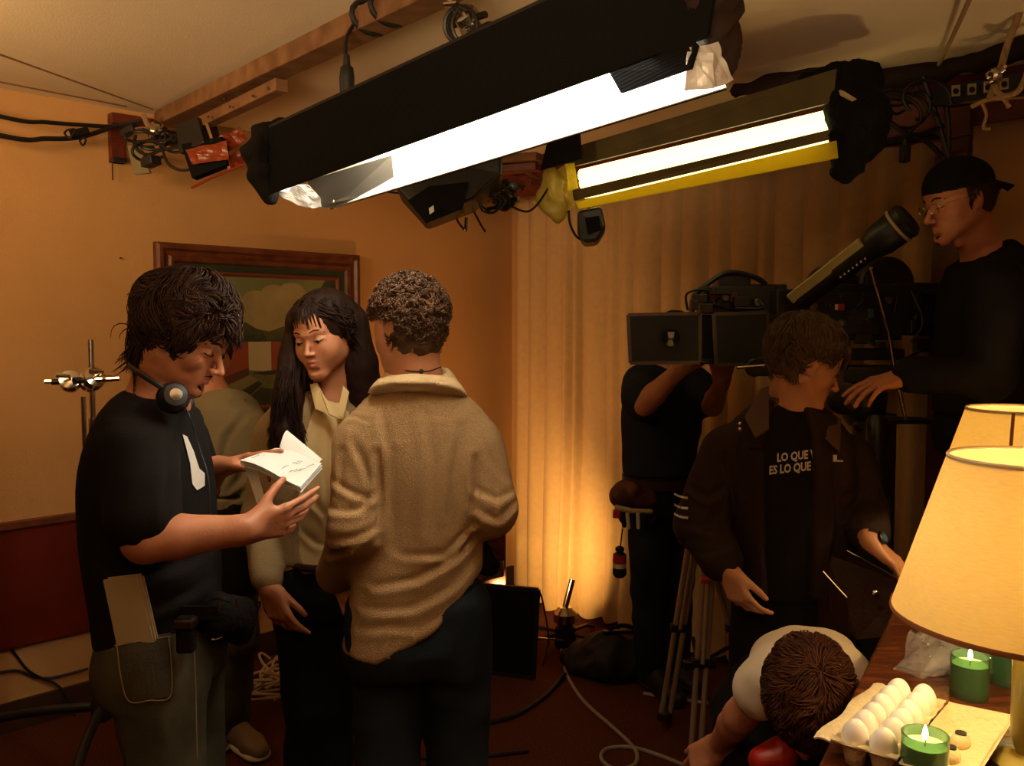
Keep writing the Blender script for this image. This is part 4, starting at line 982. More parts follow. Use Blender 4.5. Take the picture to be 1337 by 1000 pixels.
# ===== camera assistant, head behind the matte box
def assistant():
    H = Head(P(882, 446, 3.72), (.2, .6, -.3), size=.98); L = unit(.9, .35, 0); neck = P(874, 486, 3.72)
    secs = [(P(872, 486, 3.72), L, .09, .07), (P(868, 500, 3.72), L, .155, .095), (P(864, 540, 3.72), L, .165, .125), (P(862, 590, 3.72), L, .150, .12), (P(862, 640, 3.72), L, .150, .12)]
    aL = (P(835, 500, 3.66), P(841, 528, 3.44), P(886, 484, 3.30), dict(dirv=(.6, .3, .75), palm_n=(.3, 1, 0), thumb_side=-1, curl=(.4, .5, .5, .6)), (.05, .046, .042, .030))
    aR = (P(905, 500, 3.78), P(930, 530, 3.6), P(942, 500, 3.42), dict(dirv=(.1, -.2, 1), palm_n=(0, 1, 0), thumb_side=1), (.05, .043, .04, .028))
    legs = [(G(850, 3.72, .84), G(848, 3.68, .46), G(850, 3.75, .09), G(886, 3.55, .035)), (G(880, 3.8, .84), G(884, 3.82, .46), G(880, 3.88, .09), G(905, 3.7, .035))]
    t, body = person('camera assistant in navy T-shirt with tool belt, head hidden behind the matte box', G(864, 3.72, 0), H, neck, secs, [aL, aR], legs, skin='skin_tan')
    hair(H, t, 'hair_dark', lambda x, y, z: z > .04 or y < 0, 300, .03, capr=.01)
    garment('t_shirt', secs, [aL, aR], 'tee_navy', t, infl=.006, disp=folds(.007, 7, (1, 1, .6), 21), fracs=[.8, .6], r=(.070, .072, .05, .05), cuts=[(P(862, 618, 3.72), (0, 0, -1))])
    trousers(t, P(862, 610, 3.72), P(864, 650, 3.72), legs, 'denim_dark', u=L, r=(.098, .076, .070, .066))
    MB().lathe(P(862, 626, 3.72), [(.150, -.02), (.163, -.02), (.163, .02), (.150, .02)], 28, (0, 0, 1), closed=True).build('belt', 'leather_dark', t)
    for l in legs: shoe('shoe', l[2], l[3], 'shoe_black', t)
    # tool pouch on the belt
    q = thing('tool_pouch', 'brown leather tool pouch with markers hanging on the camera assistant belt', 'pouch', P(826, 665, 3.5))
    S_ = SDF(); S_.cone(P(808, 648, 3.5), P(845, 650, 3.54), .038, .036, .02, 1.2, V((0, 0, 1))); S_.cone(P(812, 636, 3.52), P(826, 640, 3.5), .026, .03, .01)
    surf(S_, 'flap', ['leather_brown'], .006, q, folds(.004, 14))
    S_ = SDF(); S_.cone(P(818, 672, 3.5), P(845, 676, 3.54), .036, .034, .02, 1.2, V((0, 0, 1))); surf(S_, 'pocket', ['leather_dark'], .007, q)
    MB().tube([P(803, 662, 3.46), P(825, 667, 3.45), P(850, 668, 3.49)], .011, 8).build('trim_band', 'paper_dull', q)
    for k in range(5): MB().tube([P(812+k*7, 670, 3.445), P(815+k*6.2, 692-2*abs(k-2), 3.455)], .008, 8).build('marker', 'print_white' if k % 2 else 'black_rubber', q)
    MB().box(P(805, 671, 3.46), (.03, .03, .03)).build('red_tape', 'red_plastic', q, bevel=.004)
    q = thing('hanging_gauge', 'small red, white and black gadget dangling below the brown tool pouch', 'gadget', P(809, 740, 3.5))
    cable('cord', [P(813, 690, 3.47), P(811, 705, 3.49), P(810, 715, 3.5)], .003, 'cable_black', q)
    MB().lathe(P(809, 740, 3.5), [(.008, .085), (.018, .078), (.018, .066), (.012, .062), (.026, .052)], 16).build('neck', 'black_metal', q)
    MB().lathe(P(809, 740, 3.5), [(.027, .052), (.028, .018), (.027, .016)], 16).build('red_band', 'red_plastic', q)
    MB().lathe(P(809, 740, 3.5), [(.028, .016), (.028, -.002)], 16).build('white_band', 'white_plastic', q)
    MB().lathe(P(809, 740, 3.5), [(.028, -.002), (.028, -.030), (.018, -.042), (.001, -.044)], 16).build('black_tip', 'black_rubber', q)
# ===== man in dark zip jacket looking aside
def jacket_man():
    P = lambda x, y, d_: PP(x, y, d_+.10)
    G = lambda x, d_, z: GG(x, d_+.10, z)
    H = Head(P(1052, 474, 2.58), (.93, .06, -.38), size=1.05); neck = P(1032, 540, 2.62); L = unit(1, -.05, 0)
    secs = [(P(1032, 530, 2.63), L, .075, .062), (P(1030, 553, 2.62), L, .145, .085), (P(1028, 605, 2.60), L, .185, .118), (P(1032, 690, 2.60), L, .170, .122), (P(1035, 780, 2.62), L, .170, .122)]
    aR = (P(948, 592, 2.60), P(915, 685, 2.57), P(948, 742, 2.42), dict(dirv=(.42, -.2, -.9), palm_n=(.6, .6, .3), thumb_side=1, curl=(.35, .5, .55, .6), thumb=(.35, .2)), (.054, .046, .042, .030))
    aL = (P(1106, 600, 2.64), P(1124, 668, 2.60), P(1137, 706, 2.40), dict(dirv=(.70, -.25, -.66), palm_n=(-.3, .3, -1), thumb_side=1, curl=(.2, .25, .3, .3), thumb=(.7, .2), spread=.14), (.054, .046, .042, .030))
    legs = [(G(1000, 2.64, .84), G(985, 2.60, .46), G(975, 2.68, .09), G(955, 2.45, .035)), (G(1072, 2.64, .84), G(1085, 2.6, .46), G(1095, 2.7, .09), G(1105, 2.45, .035))]
    t, body = person('man in dark zip jacket over printed black T-shirt turning his head aside', G(1035, 2.62, 0), H, neck, secs, [aR, aL], legs, skin='skin_fair', nr=.056)
    H.features(t, 'hair_dark', eyes_open=0)
    test = lambda x, y, z: (z > .050 and y < .085) or (y < .045 and z > .022) or (y < -.028 and z > -.06) or (y < -.04 and z > -.095)
    hair(H, t, 'hair_light', test, 6500, .055, curl=.8, grav=.0, comb=(.12, .08, .05), seed=8, r0=.0015, capr=.008, vol=.026, curlf=22, segs=7, tilt=.45, flow=.5, rmax=1.30, lenf=lambda x, y, z: 1.1 if z > .05 else .55)
    tee = garment('t_shirt', secs, [], 'tee_black', t, infl=.002, disp=folds(.003, 7, (1, 1, .6), 31), cuts=[(P(1035, 775, 2.6), (0, 0, -1))])
    jk = garment('jacket', secs, [aR, aL], 'jacket_dark', t, vox=.0075, infl=.016, disp=creases([([(905, 640), (930, 655), (955, 640)], .009, .010), ([(895, 690), (925, 690), (945, 675)], .010, .011), ([(918, 720), (940, 708), (958, 700)], .007, .009), ([(958, 600), (965, 660), (960, 740)], .012, .011), ([(1092, 620), (1096, 680), (1092, 740)], .012, .011), ([(1105, 650), (1125, 645)], .008, .010), ([(1108, 680), (1134, 672)], .008, .010), ([(985, 560), (972, 600), (980, 650)], .006, .011)], 2.55, folds(.008, 7, (1, 1, .55), 33)), fracs=[1.80, 1.68], r=(.062, .056, .052, .044), cuts=[(P(1035, 768, 2.6), (0, 0, -1))],
                 post=lambda S_: (S_.cone(P(1032, 540, 2.50), P(1030, 640, 2.46), .075, .072, .006, 1, None, 's'), S_.cone(P(1030, 640, 2.46), P(1032, 800, 2.45), .072, .085, .006, 1, None, 's')))
    # lapels / turned-out collar
    for pts in ([(994, 508, 2.60), (1004, 504, 2.57), (1004, 560, 2.47), (986, 572, 2.46), (972, 545, 2.50)], [(1084, 540, 2.58), (1098, 548, 2.56), (1096, 590, 2.47), (1078, 572, 2.47)]):
        MB().slab([P(*q) for q in pts], .008).build('collar', 'jacket_collar', t, bevel=.002)
    C = SDF(); cn = P(1032, 532, 2.62); C.loft([(cn+V((0, 0, .03)), L, .080, .070), (cn-V((0, 0, .03)), L, .105, .090)], .01); C.ell(cn+V((0, -.10, -.02)), (.075, .09, .08), None, .006, 's'); C.ell(cn+V((0, 0, .04)), (.068, .060, .06), None, .006, 's')
    surf(C, 'neck_collar', ['jacket_collar'], .007, t)
    for x, y in ((966, 553), (966, 560)): MB().lathe(P(x, y, 2.46), [(.005, -.003), (.005, .002), (.001, .003)], 10, (0, -1, 0)).build('snap', 'chrome', t)
    # lettering on the T-shirt
    polys = []
    for s_, x0, y0, sz in (('LO QUE VES', 1014, 603, .038), ('ES LO QUE HAY', 1004, 619, .038)):
        vs, fs = text_mesh(s_, sz, .0012); o = P(x0, y0, 2.50); polys.append(([o+V((v.x*.66, 0, v.y*.92+v.x*.07)) for v in vs], [f for f in fs]))
    lim = P(1072, 600, 2.50).x
    polys = [(vs, [f for f in fs if max(vs[i].x for i in f) < lim]) for vs, fs in polys]
    project(tee, polys, 'lettering', 'print_white', t, off=.007)
    q = [P(x, y, 2.5) for x, y in ((1087, 594), (1092, 594), (1092, 602), (1087, 602), (1087, 601), (1100, 601), (1100, 603), (1087, 603))]
    project(jk, [(q, [(0, 1, 2, 3), (4, 5, 6, 7)])], 'chest_logo', 'print_white', t, off=.003)
    # three pale stripes round the sleeve
    a, b_ = V(aR[0]), V(aR[1])
    for y in (643, 657, 669):
        q = [P(x, yy, 2.55) for x, yy in ((880, y), (886, y+3), (893, y+5), (899, y+5.5), (899, y+8.5), (893, y+8), (886, y+6), (880, y+3))]
        project(jk, [(q, [(0, 1, 6, 7), (1, 2, 5, 6), (2, 3, 4, 5)])], 'sleeve_stripe', 'print_white', t, off=.003)
    trousers(t, P(1035, 765, 2.62), P(1036, 805, 2.63), legs, 'trousers_black', u=L, bw=.165, bd=.118, r=(.10, .076, .07, .062))
    for l in legs: shoe('shoe', l[2], l[3], 'shoe_black', t)
    w_ = thing('wristwatch', 'black strapped wristwatch with blue face on the jacket man wrist', 'watch', P(1138, 708, 2.48)); d = (V(aL[2])-V(aL[1])).normalized()
    c = V(aL[2])-d*.004; MB().lathe(c, [(.031, -.012), (.035, -.012), (.035, .012), (.031, .012)], 24, d, closed=True).build('strap', 'black_rubber', w_)
    f_ = MB().lathe(c+V((.024, -.022, .012)), [(.019, -.003), (.019, .006), (.015, .008)], 18, (.6, -.6, .4)).build('case', 'dark_metal', w_)
    MB().lathe(c+V((.024, -.022, .012)), [(.014, .0081), (.001, .0085)], 18, (.6, -.6, .4)).build('dial', 'label_blue', f_)
    w_ = thing('bracelet', 'thin silver bracelet on the lowered wrist of the jacket man', 'bracelet', V(aR[2])); d = (V(aR[2])-V(aR[1])).normalized()
    MB().lathe(V(aR[2])-d*.005, [(.031, -.003), (.034, -.003), (.034, .003), (.031, .003)], 24, d+V((.2, 0, .1)), closed=True).build('band', 'chrome', w_)
# ===== camera operator on the right
def operator():
    H = Head(P(1250, 262, 2.75), (-.93, -.12, -.27), size=1.0); neck = P(1282, 330, 2.78); L = unit(.1, .99, 0)
    secs = [(P(1284, 332, 2.78), L, .085, .065), (P(1290, 348, 2.78), L, .165, .095), (P(1292, 400, 2.78), L, .19, .128), (P(1286, 470, 2.78), L, .170, .122), (P(1280, 545, 2.78), L, .165, .122)]
    aL = (P(1302, 372, 2.58), P(1292, 492, 2.52), P(1184, 490, 2.56), dict(dirv=(-1, -.05, -.28), palm_n=(-.2, .25, -1), thumb_side=-1, curl=(.22, .28, .32, .36), thumb=(.6, .2), spread=.10), (.052, .045, .042, .029))
    aR = (P(1285, 372, 2.98), P(1292, 470, 3.0), P(1276, 560, 2.94), dict(dirv=(-.15, 0, -1), palm_n=(0, -1, 0), thumb_side=1), (.052, .045, .042, .029))
    legs = [(G(1272, 2.66, 1.10), G(1262, 2.66, .70), G(1262, 2.7, .36), G(1228, 2.7, .31)), (G(1276, 2.90, 1.10), G(1268, 2.9, .70), G(1268, 2.94, .36), G(1230, 2.94, .31))]
    t, body = person('camera operator in black pullover with backwards cap and glasses', G(1280, 2.78, .28), H, neck, secs, [aL, aR], legs, skin='skin_tan')
    H.features(t, 'hair_dark', eyes_open=0)
    hair(H, t, 'hair_dark', lambda x, y, z: (y < .012 and z > -.02 and z < .05) or (y < -.02 and -.085 < z < .05), 1600, .034, curl=.5, grav=.6, comb=(0, -.2, 0), seed=12, capr=.006)
    garment('pullover', secs, [aL, aR], 'tee_black', t, infl=.008, disp=folds(.007, 7, (1, 1, .6), 41), fracs=[1.95, 1.95], r=(.068, .058, .054, .040), cuts=[(P(1280, 538, 2.78), (0, 0, -1))])
    trousers(t, P(1280, 520, 2.78), P(1278, 565, 2.78), legs, 'trousers_black', u=L, hem=.05)
    for l in legs: shoe('shoe', V(l[2]), V(l[3]), 'shoe_black', t)
    # goatee
    g = SDF(); g.ell(H.p(0, .079, -.104), tuple(x*H.s for x in (.0185, .0185, .0165)), H.R, .006)
    for sx in (-1, 1):
        g.cone(H.p(sx*.010, .086, -.098), H.p(sx*.004, .090, -.096), .004*H.s, .005*H.s, .005)
    surf(g, 'goatee', ['hair_dark'], .0032, t, lambda v, n: .0016*vnoise(v*260))
    # cap worn backwards
    c = thing('cap', 'black cap worn backwards by the camera operator', 'cap', P(1252, 235, 2.75))
    S_ = SDF(); S_.ell(H.p(0, -.014, .044), tuple(H.s*x for x in (.086, .108, .090)), H.R, .01); S_.cut(H.p(0, 0, .030), -H.z-H.y*-.12); S_.ell(H.p(0, -.014, .020), tuple(H.s*x for x in (.080, .101, .080)), H.R, .004, 's')
    surf(S_, 'crown', ['black_cloth'], .0055, c, folds(.002, 12))
    g = []
    for i in range(9):
        a_ = (i/8-.5)*1.9; g.append([H.p(math.sin(a_)*(.080+r_*.0), -.014-math.cos(a_)*.100-r_*.070*math.cos(a_*.8), .034-r_*.035-.012*(a_**2)*r_) for r_ in (0, .33, .66, 1)])
    MB().sheet(g, .005).build('brim', 'black_cloth', c)
    MB().lathe(H.p(0, -.014, .133), [(.007, -.002), (.006, .003), (.001, .004)], 12, H.z).build('button', 'black_cloth', c)
    # glasses
    g = thing('glasses', 'thin framed glasses on the capped camera operator', 'glasses', H.p(0, .10, 0))
    for sx in (-1, 1):
        ctr = H.p(sx*.032, .101, -.003); pts = [ctr+H.x*math.cos(a_)*.021+H.z*math.sin(a_)*.015-H.y*(.004*sx*math.cos(a_)) for a_ in [2*math.pi*i/20 for i in range(21)]]
        MB().tube(pts, .0011, 5).build('rim', 'chrome', g); MB().tube([H.p(sx*.053, .095, .004), H.p(sx*.074, .05, .006), H.p(sx*.080, -.005, .008)], .0013, 5).build('temple_arm', 'chrome', g)
    MB().tube([H.p(-.011, .101, .002), H.p(0, .106, .005), H.p(.011, .101, .002)], .0011, 5).build('bridge', 'chrome', g)
    # apple boxes to stand on
    p = thing('apple_box', 'wooden box platform under the camera operator', 'box', G(1275, 2.8, 0))
    MB().box(G(1268, 2.80, .135), (.62, .62, .27)).build('box_body', 'wood_pine', p, bevel=.006)
# ===== crouching helper, head bowed to the camera
def croucher():
    P = lambda x, y, d_: PP(x, y, d_-.36)
    H = Head(P(1052, 912, 2.22), (-.05, -.42, -.90), up=(-.05, -.93, .36), size=1.02); neck = P(1058, 878, 2.36); L = unit(1, .05, 0)
    secs = [(P(1057, 884, 2.36), L, .075, .06), (P(1055, 882, 2.41), L, .125, .075), (P(1053, 878, 2.50), L, .135, .085), (P(1050, 872, 2.64), L, .130, .10), (P(1048, 890, 2.76), L, .145, .11)]
    aR = (P(1003, 890, 2.40), P(966, 935, 2.48), P(938, 972, 2.62), dict(dirv=(-.55, .25, -.55), palm_n=(.3, .6, -.4), thumb_side=1, curl=(.5, .6, .65, .7), thumb=(.4, .3), size=.95), (.047, .040, .036, .026))
    aL = (P(1108, 898, 2.40), P(1122, 975, 2.40), P(1085, 1030, 2.5), dict(dirv=(-.4, .3, -.8), palm_n=(-1, 0, 0), thumb_side=-1, size=.9), (.047, .040, .036, .026))
    legs = [(V((.66, 2.40, .50)), V((.60, 1.98, .30)), V((.62, 2.30, .09)), V((.62, 2.12, .045))), (V((.88, 2.40, .50)), V((.80, 2.0, .24)), V((.86, 2.32, .09)), V((.84, 2.14, .045)))]
    t, body = person('person in white top crouching with bowed head of short reddish brown hair', G(1050, 2.6, 0), H, neck, secs, [aR, aL], legs, skin='skin')
    test = lambda x, y, z: z > .030 or (y < .03 and z > -.01) or (y < -.01 and z > -.07)
    hair(H, t, 'hair_reddish', test, 6000, .050, curl=.9, grav=.1, comb=(0, .02, .0), seed=15, r0=.0014, capr=.008, vol=.016, curlf=34, segs=6, tilt=.35, flow=.6, rmax=1.25)
    sh = garment('top', secs, [aR, aL], 'tee_white', t, infl=.006, disp=folds(.005, 8, (1, 1, 1), 51), fracs=[.25, .25], r=(.052, .050, .05, .05), cuts=[(V((.76, 2.36, .55)), (0, 1, -.3))])
    q = [P(x, y, 2.45) for x, y in ((1047, 834), (1050, 833), (1056, 846), (1058, 858), (1055, 858), (1052, 846))]
    project(sh, [(q, [(0, 1, 2, 5), (5, 2, 3, 4)])], 'red_seam', 'red_plastic', t)
    trousers(t, V((.75, 2.34, .60)), V((.77, 2.42, .52)), [(a, b, c, d) for a, b, c, d in legs], 'trousers_black', u=L)
    for l in legs:
        S_ = SDF(); S_.cone(V(l[2])+V((0, .03, -.04)), V(l[3]), .045, .035, .02); S_.cut(V((0, 0, .005)), (0, 0, -1)); surf(S_, 'shoe', ['shoe_black'], .009, t)
    b = thing('red_pouch', 'small red cloth pouch held under the bowed head of crouching person', 'pouch', P(1005, 990, 2.42))
    S_ = SDF(); S_.cone(P(998, 992, 2.42), P(1018, 985, 2.42), .038, .045, .02); surf(S_, 'cloth', ['red_plastic'], .007, b, folds(.004, 15))
for f_ in (director, director_gear, actor, actress, grey_man, assistant, jacket_man, operator, croucher): f_()
# ------------------------------------------------------------ overhead rig
def wrap(name, pts, m, parent, rad=.05, seed=0, h=.010, dsp=.010, wide=1.0, u=None):
    S_ = SDF()
    for i in range(len(pts)-1):
        a, b = pts[i], pts[i+1]; ra = rad[i] if isinstance(rad, (list, tuple)) else rad; rb = rad[i+1] if isinstance(rad, (list, tuple)) else rad
        S_.cone(a, b, ra, rb, .02, wide, u)
    return surf(S_, name, [m], h, parent, folds(dsp, 22, (1, 1, 1), seed))
def crumple(name, corners, m, parent, n=12, amp=.012, seed=1, thick=.0015):
    a, b, c, d = [V(q) for q in corners]; nn = (b-a).cross(d-a).normalized(); g = []
    for i in range(n+1):
        r = []
        for j in range(n+1):
            s_, t_ = i/n, j/n; p = a.lerp(b, s_).lerp(d.lerp(c, s_), t_)
            q = mnoise.noise(p*16+V((seed*3.1, 0, 0))); q2 = abs(mnoise.noise(p*34+V((0, seed*2.7, 0))))
            r.append(p+nn*amp*(q*1.4-q2)+V((mnoise.noise(p*20), 0, mnoise.noise(p*21+V((5, 5, 5)))))*amp*.5)
        g.append(r)
    return MB().sheet(g, thick).build(name, m, parent, smooth=False)
def beam():
    t = thing('spreader_beam', 'long pine timber spreader beam under the ceiling above the black light bank', 'beam', P(400, 90, 2.8))
    A, B = P(215, 163, 3.74), P(640, -42, 2.02)
    e = (B-A).normalized()
    MB().bar(A+V((0, 0, .02)), B+e*1.2, .085, .058).build('timber', 'wood_pine', t, smooth=False, bevel=.003)
    A2, B2 = P(226, 176, 3.70), P(368, 106, 2.86)
    MB().bar(A2-V((0, 0, .012)), B2-V((0, 0, .012)), .045, .04).build('timber', 'wood_pine', t, smooth=False, bevel=.003)
    MB().bar(P(222, 152, 3.72), P(352, 90, 2.92), .05, .036).build('timber', 'wood_pine', t, smooth=False, bevel=.003)
    b = MB()
    for px, py, d in ((330, 125, 3.0), (300, 139, 3.15), (272, 152, 3.3), (350, 115, 2.92), (292, 128, 3.2)):
        b = MB().tube([P(px, py, d-.03), P(px, py+1, d-.045)], .004, 6); b.build('nail_head', 'dark_metal', t)
    t2 = thing('wall_bracket', 'dark stained wooden wall plate bracket at the left end of the spreader beam', 'bracket', P(170, 175, 3.72))
    MB().slab([LWP(149, 2.44, .03), LWP(203, 2.44, .03), LWP(203, 2.40, .03), LWP(149, 2.40, .03)], .05).build('top_plate', 'wood_red', t2, smooth=False)
    MB().slab([LWP(149, 2.42, .02), LWP(166, 2.42, .02), LWP(166, 2.245, .02), LWP(149, 2.245, .02)], .035).build('wall_plate', 'wood_red', t2, smooth=False)
    MB().slab([LWP(149, 2.262, .03), LWP(166, 2.262, .03), LWP(166, 2.245, .03), LWP(149, 2.245, .03)], .055).build('foot_plate', 'black_metal', t2, smooth=False)
    MB().tube([LWP(149, 2.26, .04), LWP(149, 2.17, .04)], .003).build('rod', 'black_metal', t2)
    MB().slab([P(168, 190, 3.60), P(184, 192, 3.56), P(197, 226, 3.56), P(176, 228, 3.58)], .012).build('plate', 'shirt_grey', t2, smooth=False)
beam()
def knuckle(t, c, s=1.0, m='chrome', seed=0):
    """a grip head: two discs, a bolt, a handle"""
    r = random.Random(seed); c = V(c); ax = V((r.uniform(-1, 1), -.6, r.uniform(-.6, .6))).normalized()
    MB().lathe(c, [(.010*s, -.022*s), (.026*s, -.018*s), (.028*s, -.004*s), (.022*s, 0), (.028*s, .004*s), (.026*s, .018*s), (.010*s, .024*s)], 18, ax).build('knuckle', m, t)
    h = ax.cross(V((0, 0, 1))).normalized(); MB().tube([c+ax*.02*s, c+ax*.045*s, c+ax*.05*s+h*.03*s], .006*s, 8).build('wing_handle', m, t)
    MB().tube([c-h*.05*s, c+h*.045*s], .008*s, 8).build('bolt', 'dark_metal', t)
def spring_clamp(name, label, c, seed=0, s=1.0):
    t = thing(name, label, 'clamp', c); knuckle(t, c, s, 'chrome', seed); knuckle(t, V(c)+V((.045*s, .02, -.02*s)), s*.8, 'dark_metal', seed+1)
    MB().tube([V(c)+V((-.04*s, 0, .05*s)), V(c)+V((.0, 0, -.045*s))], .009*s, 8).build('stud', 'chrome', t); return t
spring_clamp('beam_clamp', 'chrome grip clamp where the spreader beam meets the left wall', P(205, 172, 3.55), 3, 1.3)
spring_clamp('beam_clamp', 'tangled chrome clamp holding the black light bank, at the top edge', P(612, 26, 2.12), 8, 1.1)
# cable bundle around that upper clamp
t = thing('cable_coil', 'black cable coiled round the chrome clamp above the black light bank', 'cable', P(600, 35, 2.1))
MB().tube(spline([P(598+20*math.cos(a)+(a*.8), 32+24*math.sin(a), 2.10+.03*math.sin(a*.7)) for a in [i*.5 for i in range(34)]], 3), .0045, 6).build('loops', 'cable_black', t)
t = thing('cable_wrap', 'black cable spiralled round the spreader beam with a hanging plug', 'cable', P(480, 40, 2.5))
A, B = P(215, 163, 3.74), P(640, -42, 2.02)
def beampt(px):                                                   # point on beam axis at pixel column
    lo, hi = 0, 1.3
    for _ in range(30):
        m_ = (lo+hi)/2; q = A.lerp(B, m_); 
        if 668.5+q.x/q.y*FPX < px: lo = m_
        else: hi = m_
    return A.lerp(B, lo)+V((0, 0, .02))
for px in (487, 511):
    c = beampt(px); e = (B-A).normalized(); x = V((0, 0, 1)).cross(e).normalized(); z = e.cross(x)
    MB().tube([c+x*.058*math.cos(a)+z*.042*math.sin(a)+e*.012*a/6 for a in [i*.4 for i in range(17)]], .0075, 8).build('turn', 'cable_black', t)
c0 = beampt(474)
cable('drop', [c0+V((.02, 0, .04)), P(462, 32, 2.42), P(453, 48, 2.38), P(451, 66, 2.36), P(452, 84, 2.35)], .0055, 'cable_black', t)
MB().lathe(P(453, 112, 2.33), [(.018, -.03), (.020, .02), (.017, .045), (.010, .052), (.008, .075), (.006, .08)], 12).build('plug', 'black_rubber', t)
# ---- light banks: near rail, far rail, tubes all run along the housing
mk('plate_grey', (.16, .14, .11), .4, metal=.4)
def bank_black():
    t = thing('light_bank', 'large black fluorescent light bank with white tubes and foil taped ends', 'light', P(640, 140, 1.8))
    dl, dr = 2.30, 1.28
    TL, TR = P(342, 172, dl), P(948, -106, dr)                        # near door, top rail
    BL, BR = P(345, 256, dl-.02), P(925, 48, dr-.0)                  # near door, lower edge
    FL, FR = P(430, 273, dl+.10), P(958, 113, dr+.16)                # far door, lower edge
    e0 = (TR-TL).normalized(); TRi = TR-e0*.12; FR = FR-e0*.015
    MB().slab([TL, TR, BR, BL], .006).build('barn_door', 'black_board', t, smooth=False)
    MB().slab([TL+V((0, 0, .004)), TR+V((0, 0, .004)), TRi+V((.10, .20, .03)), TL+V((.10, .22, .03))], .008).build('housing', 'black_metal', t, smooth=False)
    back_l, back_r = TL+V((.10, .26, -.03)), TRi+V((.10, .24, -.04))
    MB().slab([TL+V((.10, .22, .03)), TRi+V((.10, .20, .03)), back_r, back_l], .008).build('housing', 'black_metal', t, smooth=False)
    MB().slab([back_l, back_r, FR, FL], .006).mat(1).slab([back_l+V((0, -.008, -.002)), back_r+V((0, -.008, -.002)), FR+V((0, -.008, 0)), FL+V((0, -.008, 0))], .003).build('far_door', ['black_board', 'white_reflector'], t, smooth=False)
    # reflector ceiling inside
    MB().slab([TL+V((0, .02, -.02)), TRi+V((0, .02, -.02)), TRi+V((.09, .2, .01)), TL+V((.09, .2, .01))], .003).build('reflector', 'white_reflector', t, smooth=False)
    e = (BR-BL).normalized()
    for k, off in enumerate((.055, .115, .175, .225)):
        a = TL.lerp(BL, .35)+V((off*.35, off, -.0)); b = TR.lerp(BR, .35)+V((off*.35, off, -.0)); a = a+e*.27; b = b-e*.06
        MB().tube([a, b], .019, 12).build('fluorescent_tube', 'tube_white', t)
    # notch flap hanging from the near door
    MB().slab([P(795, 92, 1.47), P(905, 52, 1.275), P(912, 60, 1.265), P(903, 90, 1.27), P(812, 122, 1.45)], .004).build('gaffer_flap', 'black_board', t, smooth=False)
    # left end: black tape over silver foil
    wrap('tape_wrap', [P(345, 178, dl), P(335, 200, dl-.02), P(341, 228, dl-.02), P(350, 254, dl-.02)], 'black_cloth', t, [.030, .028, .026, .022], 2)
    wrap('tape_wrap', [P(345, 178, dl), P(372, 172, dl+.12)], 'black_cloth', t, .03, 5)
    crumple('foil_patch', [P(350, 232, dl-.02), P(384, 236, dl), P(376, 252, dl), P(352, 250, dl-.02)], 'foil', t, 8, .006, 4)
    crumple('foil_patch', [P(352, 250, dl), P(402, 238, dl+.02), P(428, 270, dl+.08), P(386, 265, dl+.05)], 'foil', t, 14, .014, 6)
    MB().slab([P(402, 236, dl+.05), P(446, 222, dl+.02), P(512, 202, dl-.13), P(516, 248, dl-.10), P(436, 272, dl+.06), P(410, 270, dl+.09)], .004).build('end_plate', 'plate_grey', t, smooth=False)
    for x, y in ((444, 231), (435, 263)): MB().lathe(P(x, y, dl-.0), [(.005, -.004), (.004, .002), (.001, .003)], 10, (0, -1, 0)).build('rivet', 'chrome', t)
    MB().slab([P(446, 222, dl+.01), P(449, 221, dl+.01), P(439, 272, dl+.06), P(437, 272, dl+.06)], .004).build('edge_strip', 'foil', t, smooth=False)
    # right end: brown-black cloth hood and foil
    wrap('cloth_hood', [P(915, -60, dr+.03), P(922, -10, dr+.06), P(932, 34, dr+.10), P(946, 84, dr+.14)], 'jacket_dark', t, [.055, .045, .032, .015], 3, .008, .012)
    crumple('foil_patch', [P(902, 62, dr-.01), P(935, 54, dr+.03), P(960, 104, dr+.06), P(925, 116, dr+.02)], 'foil', t, 14, .008, 9)
    crumple('foil_patch', [P(898, 68, dr-.01), P(930, 66, dr), P(932, 114, dr+.02), P(892, 118, dr+.02)], 'foil', t, 10, .006, 13)
bank_black()
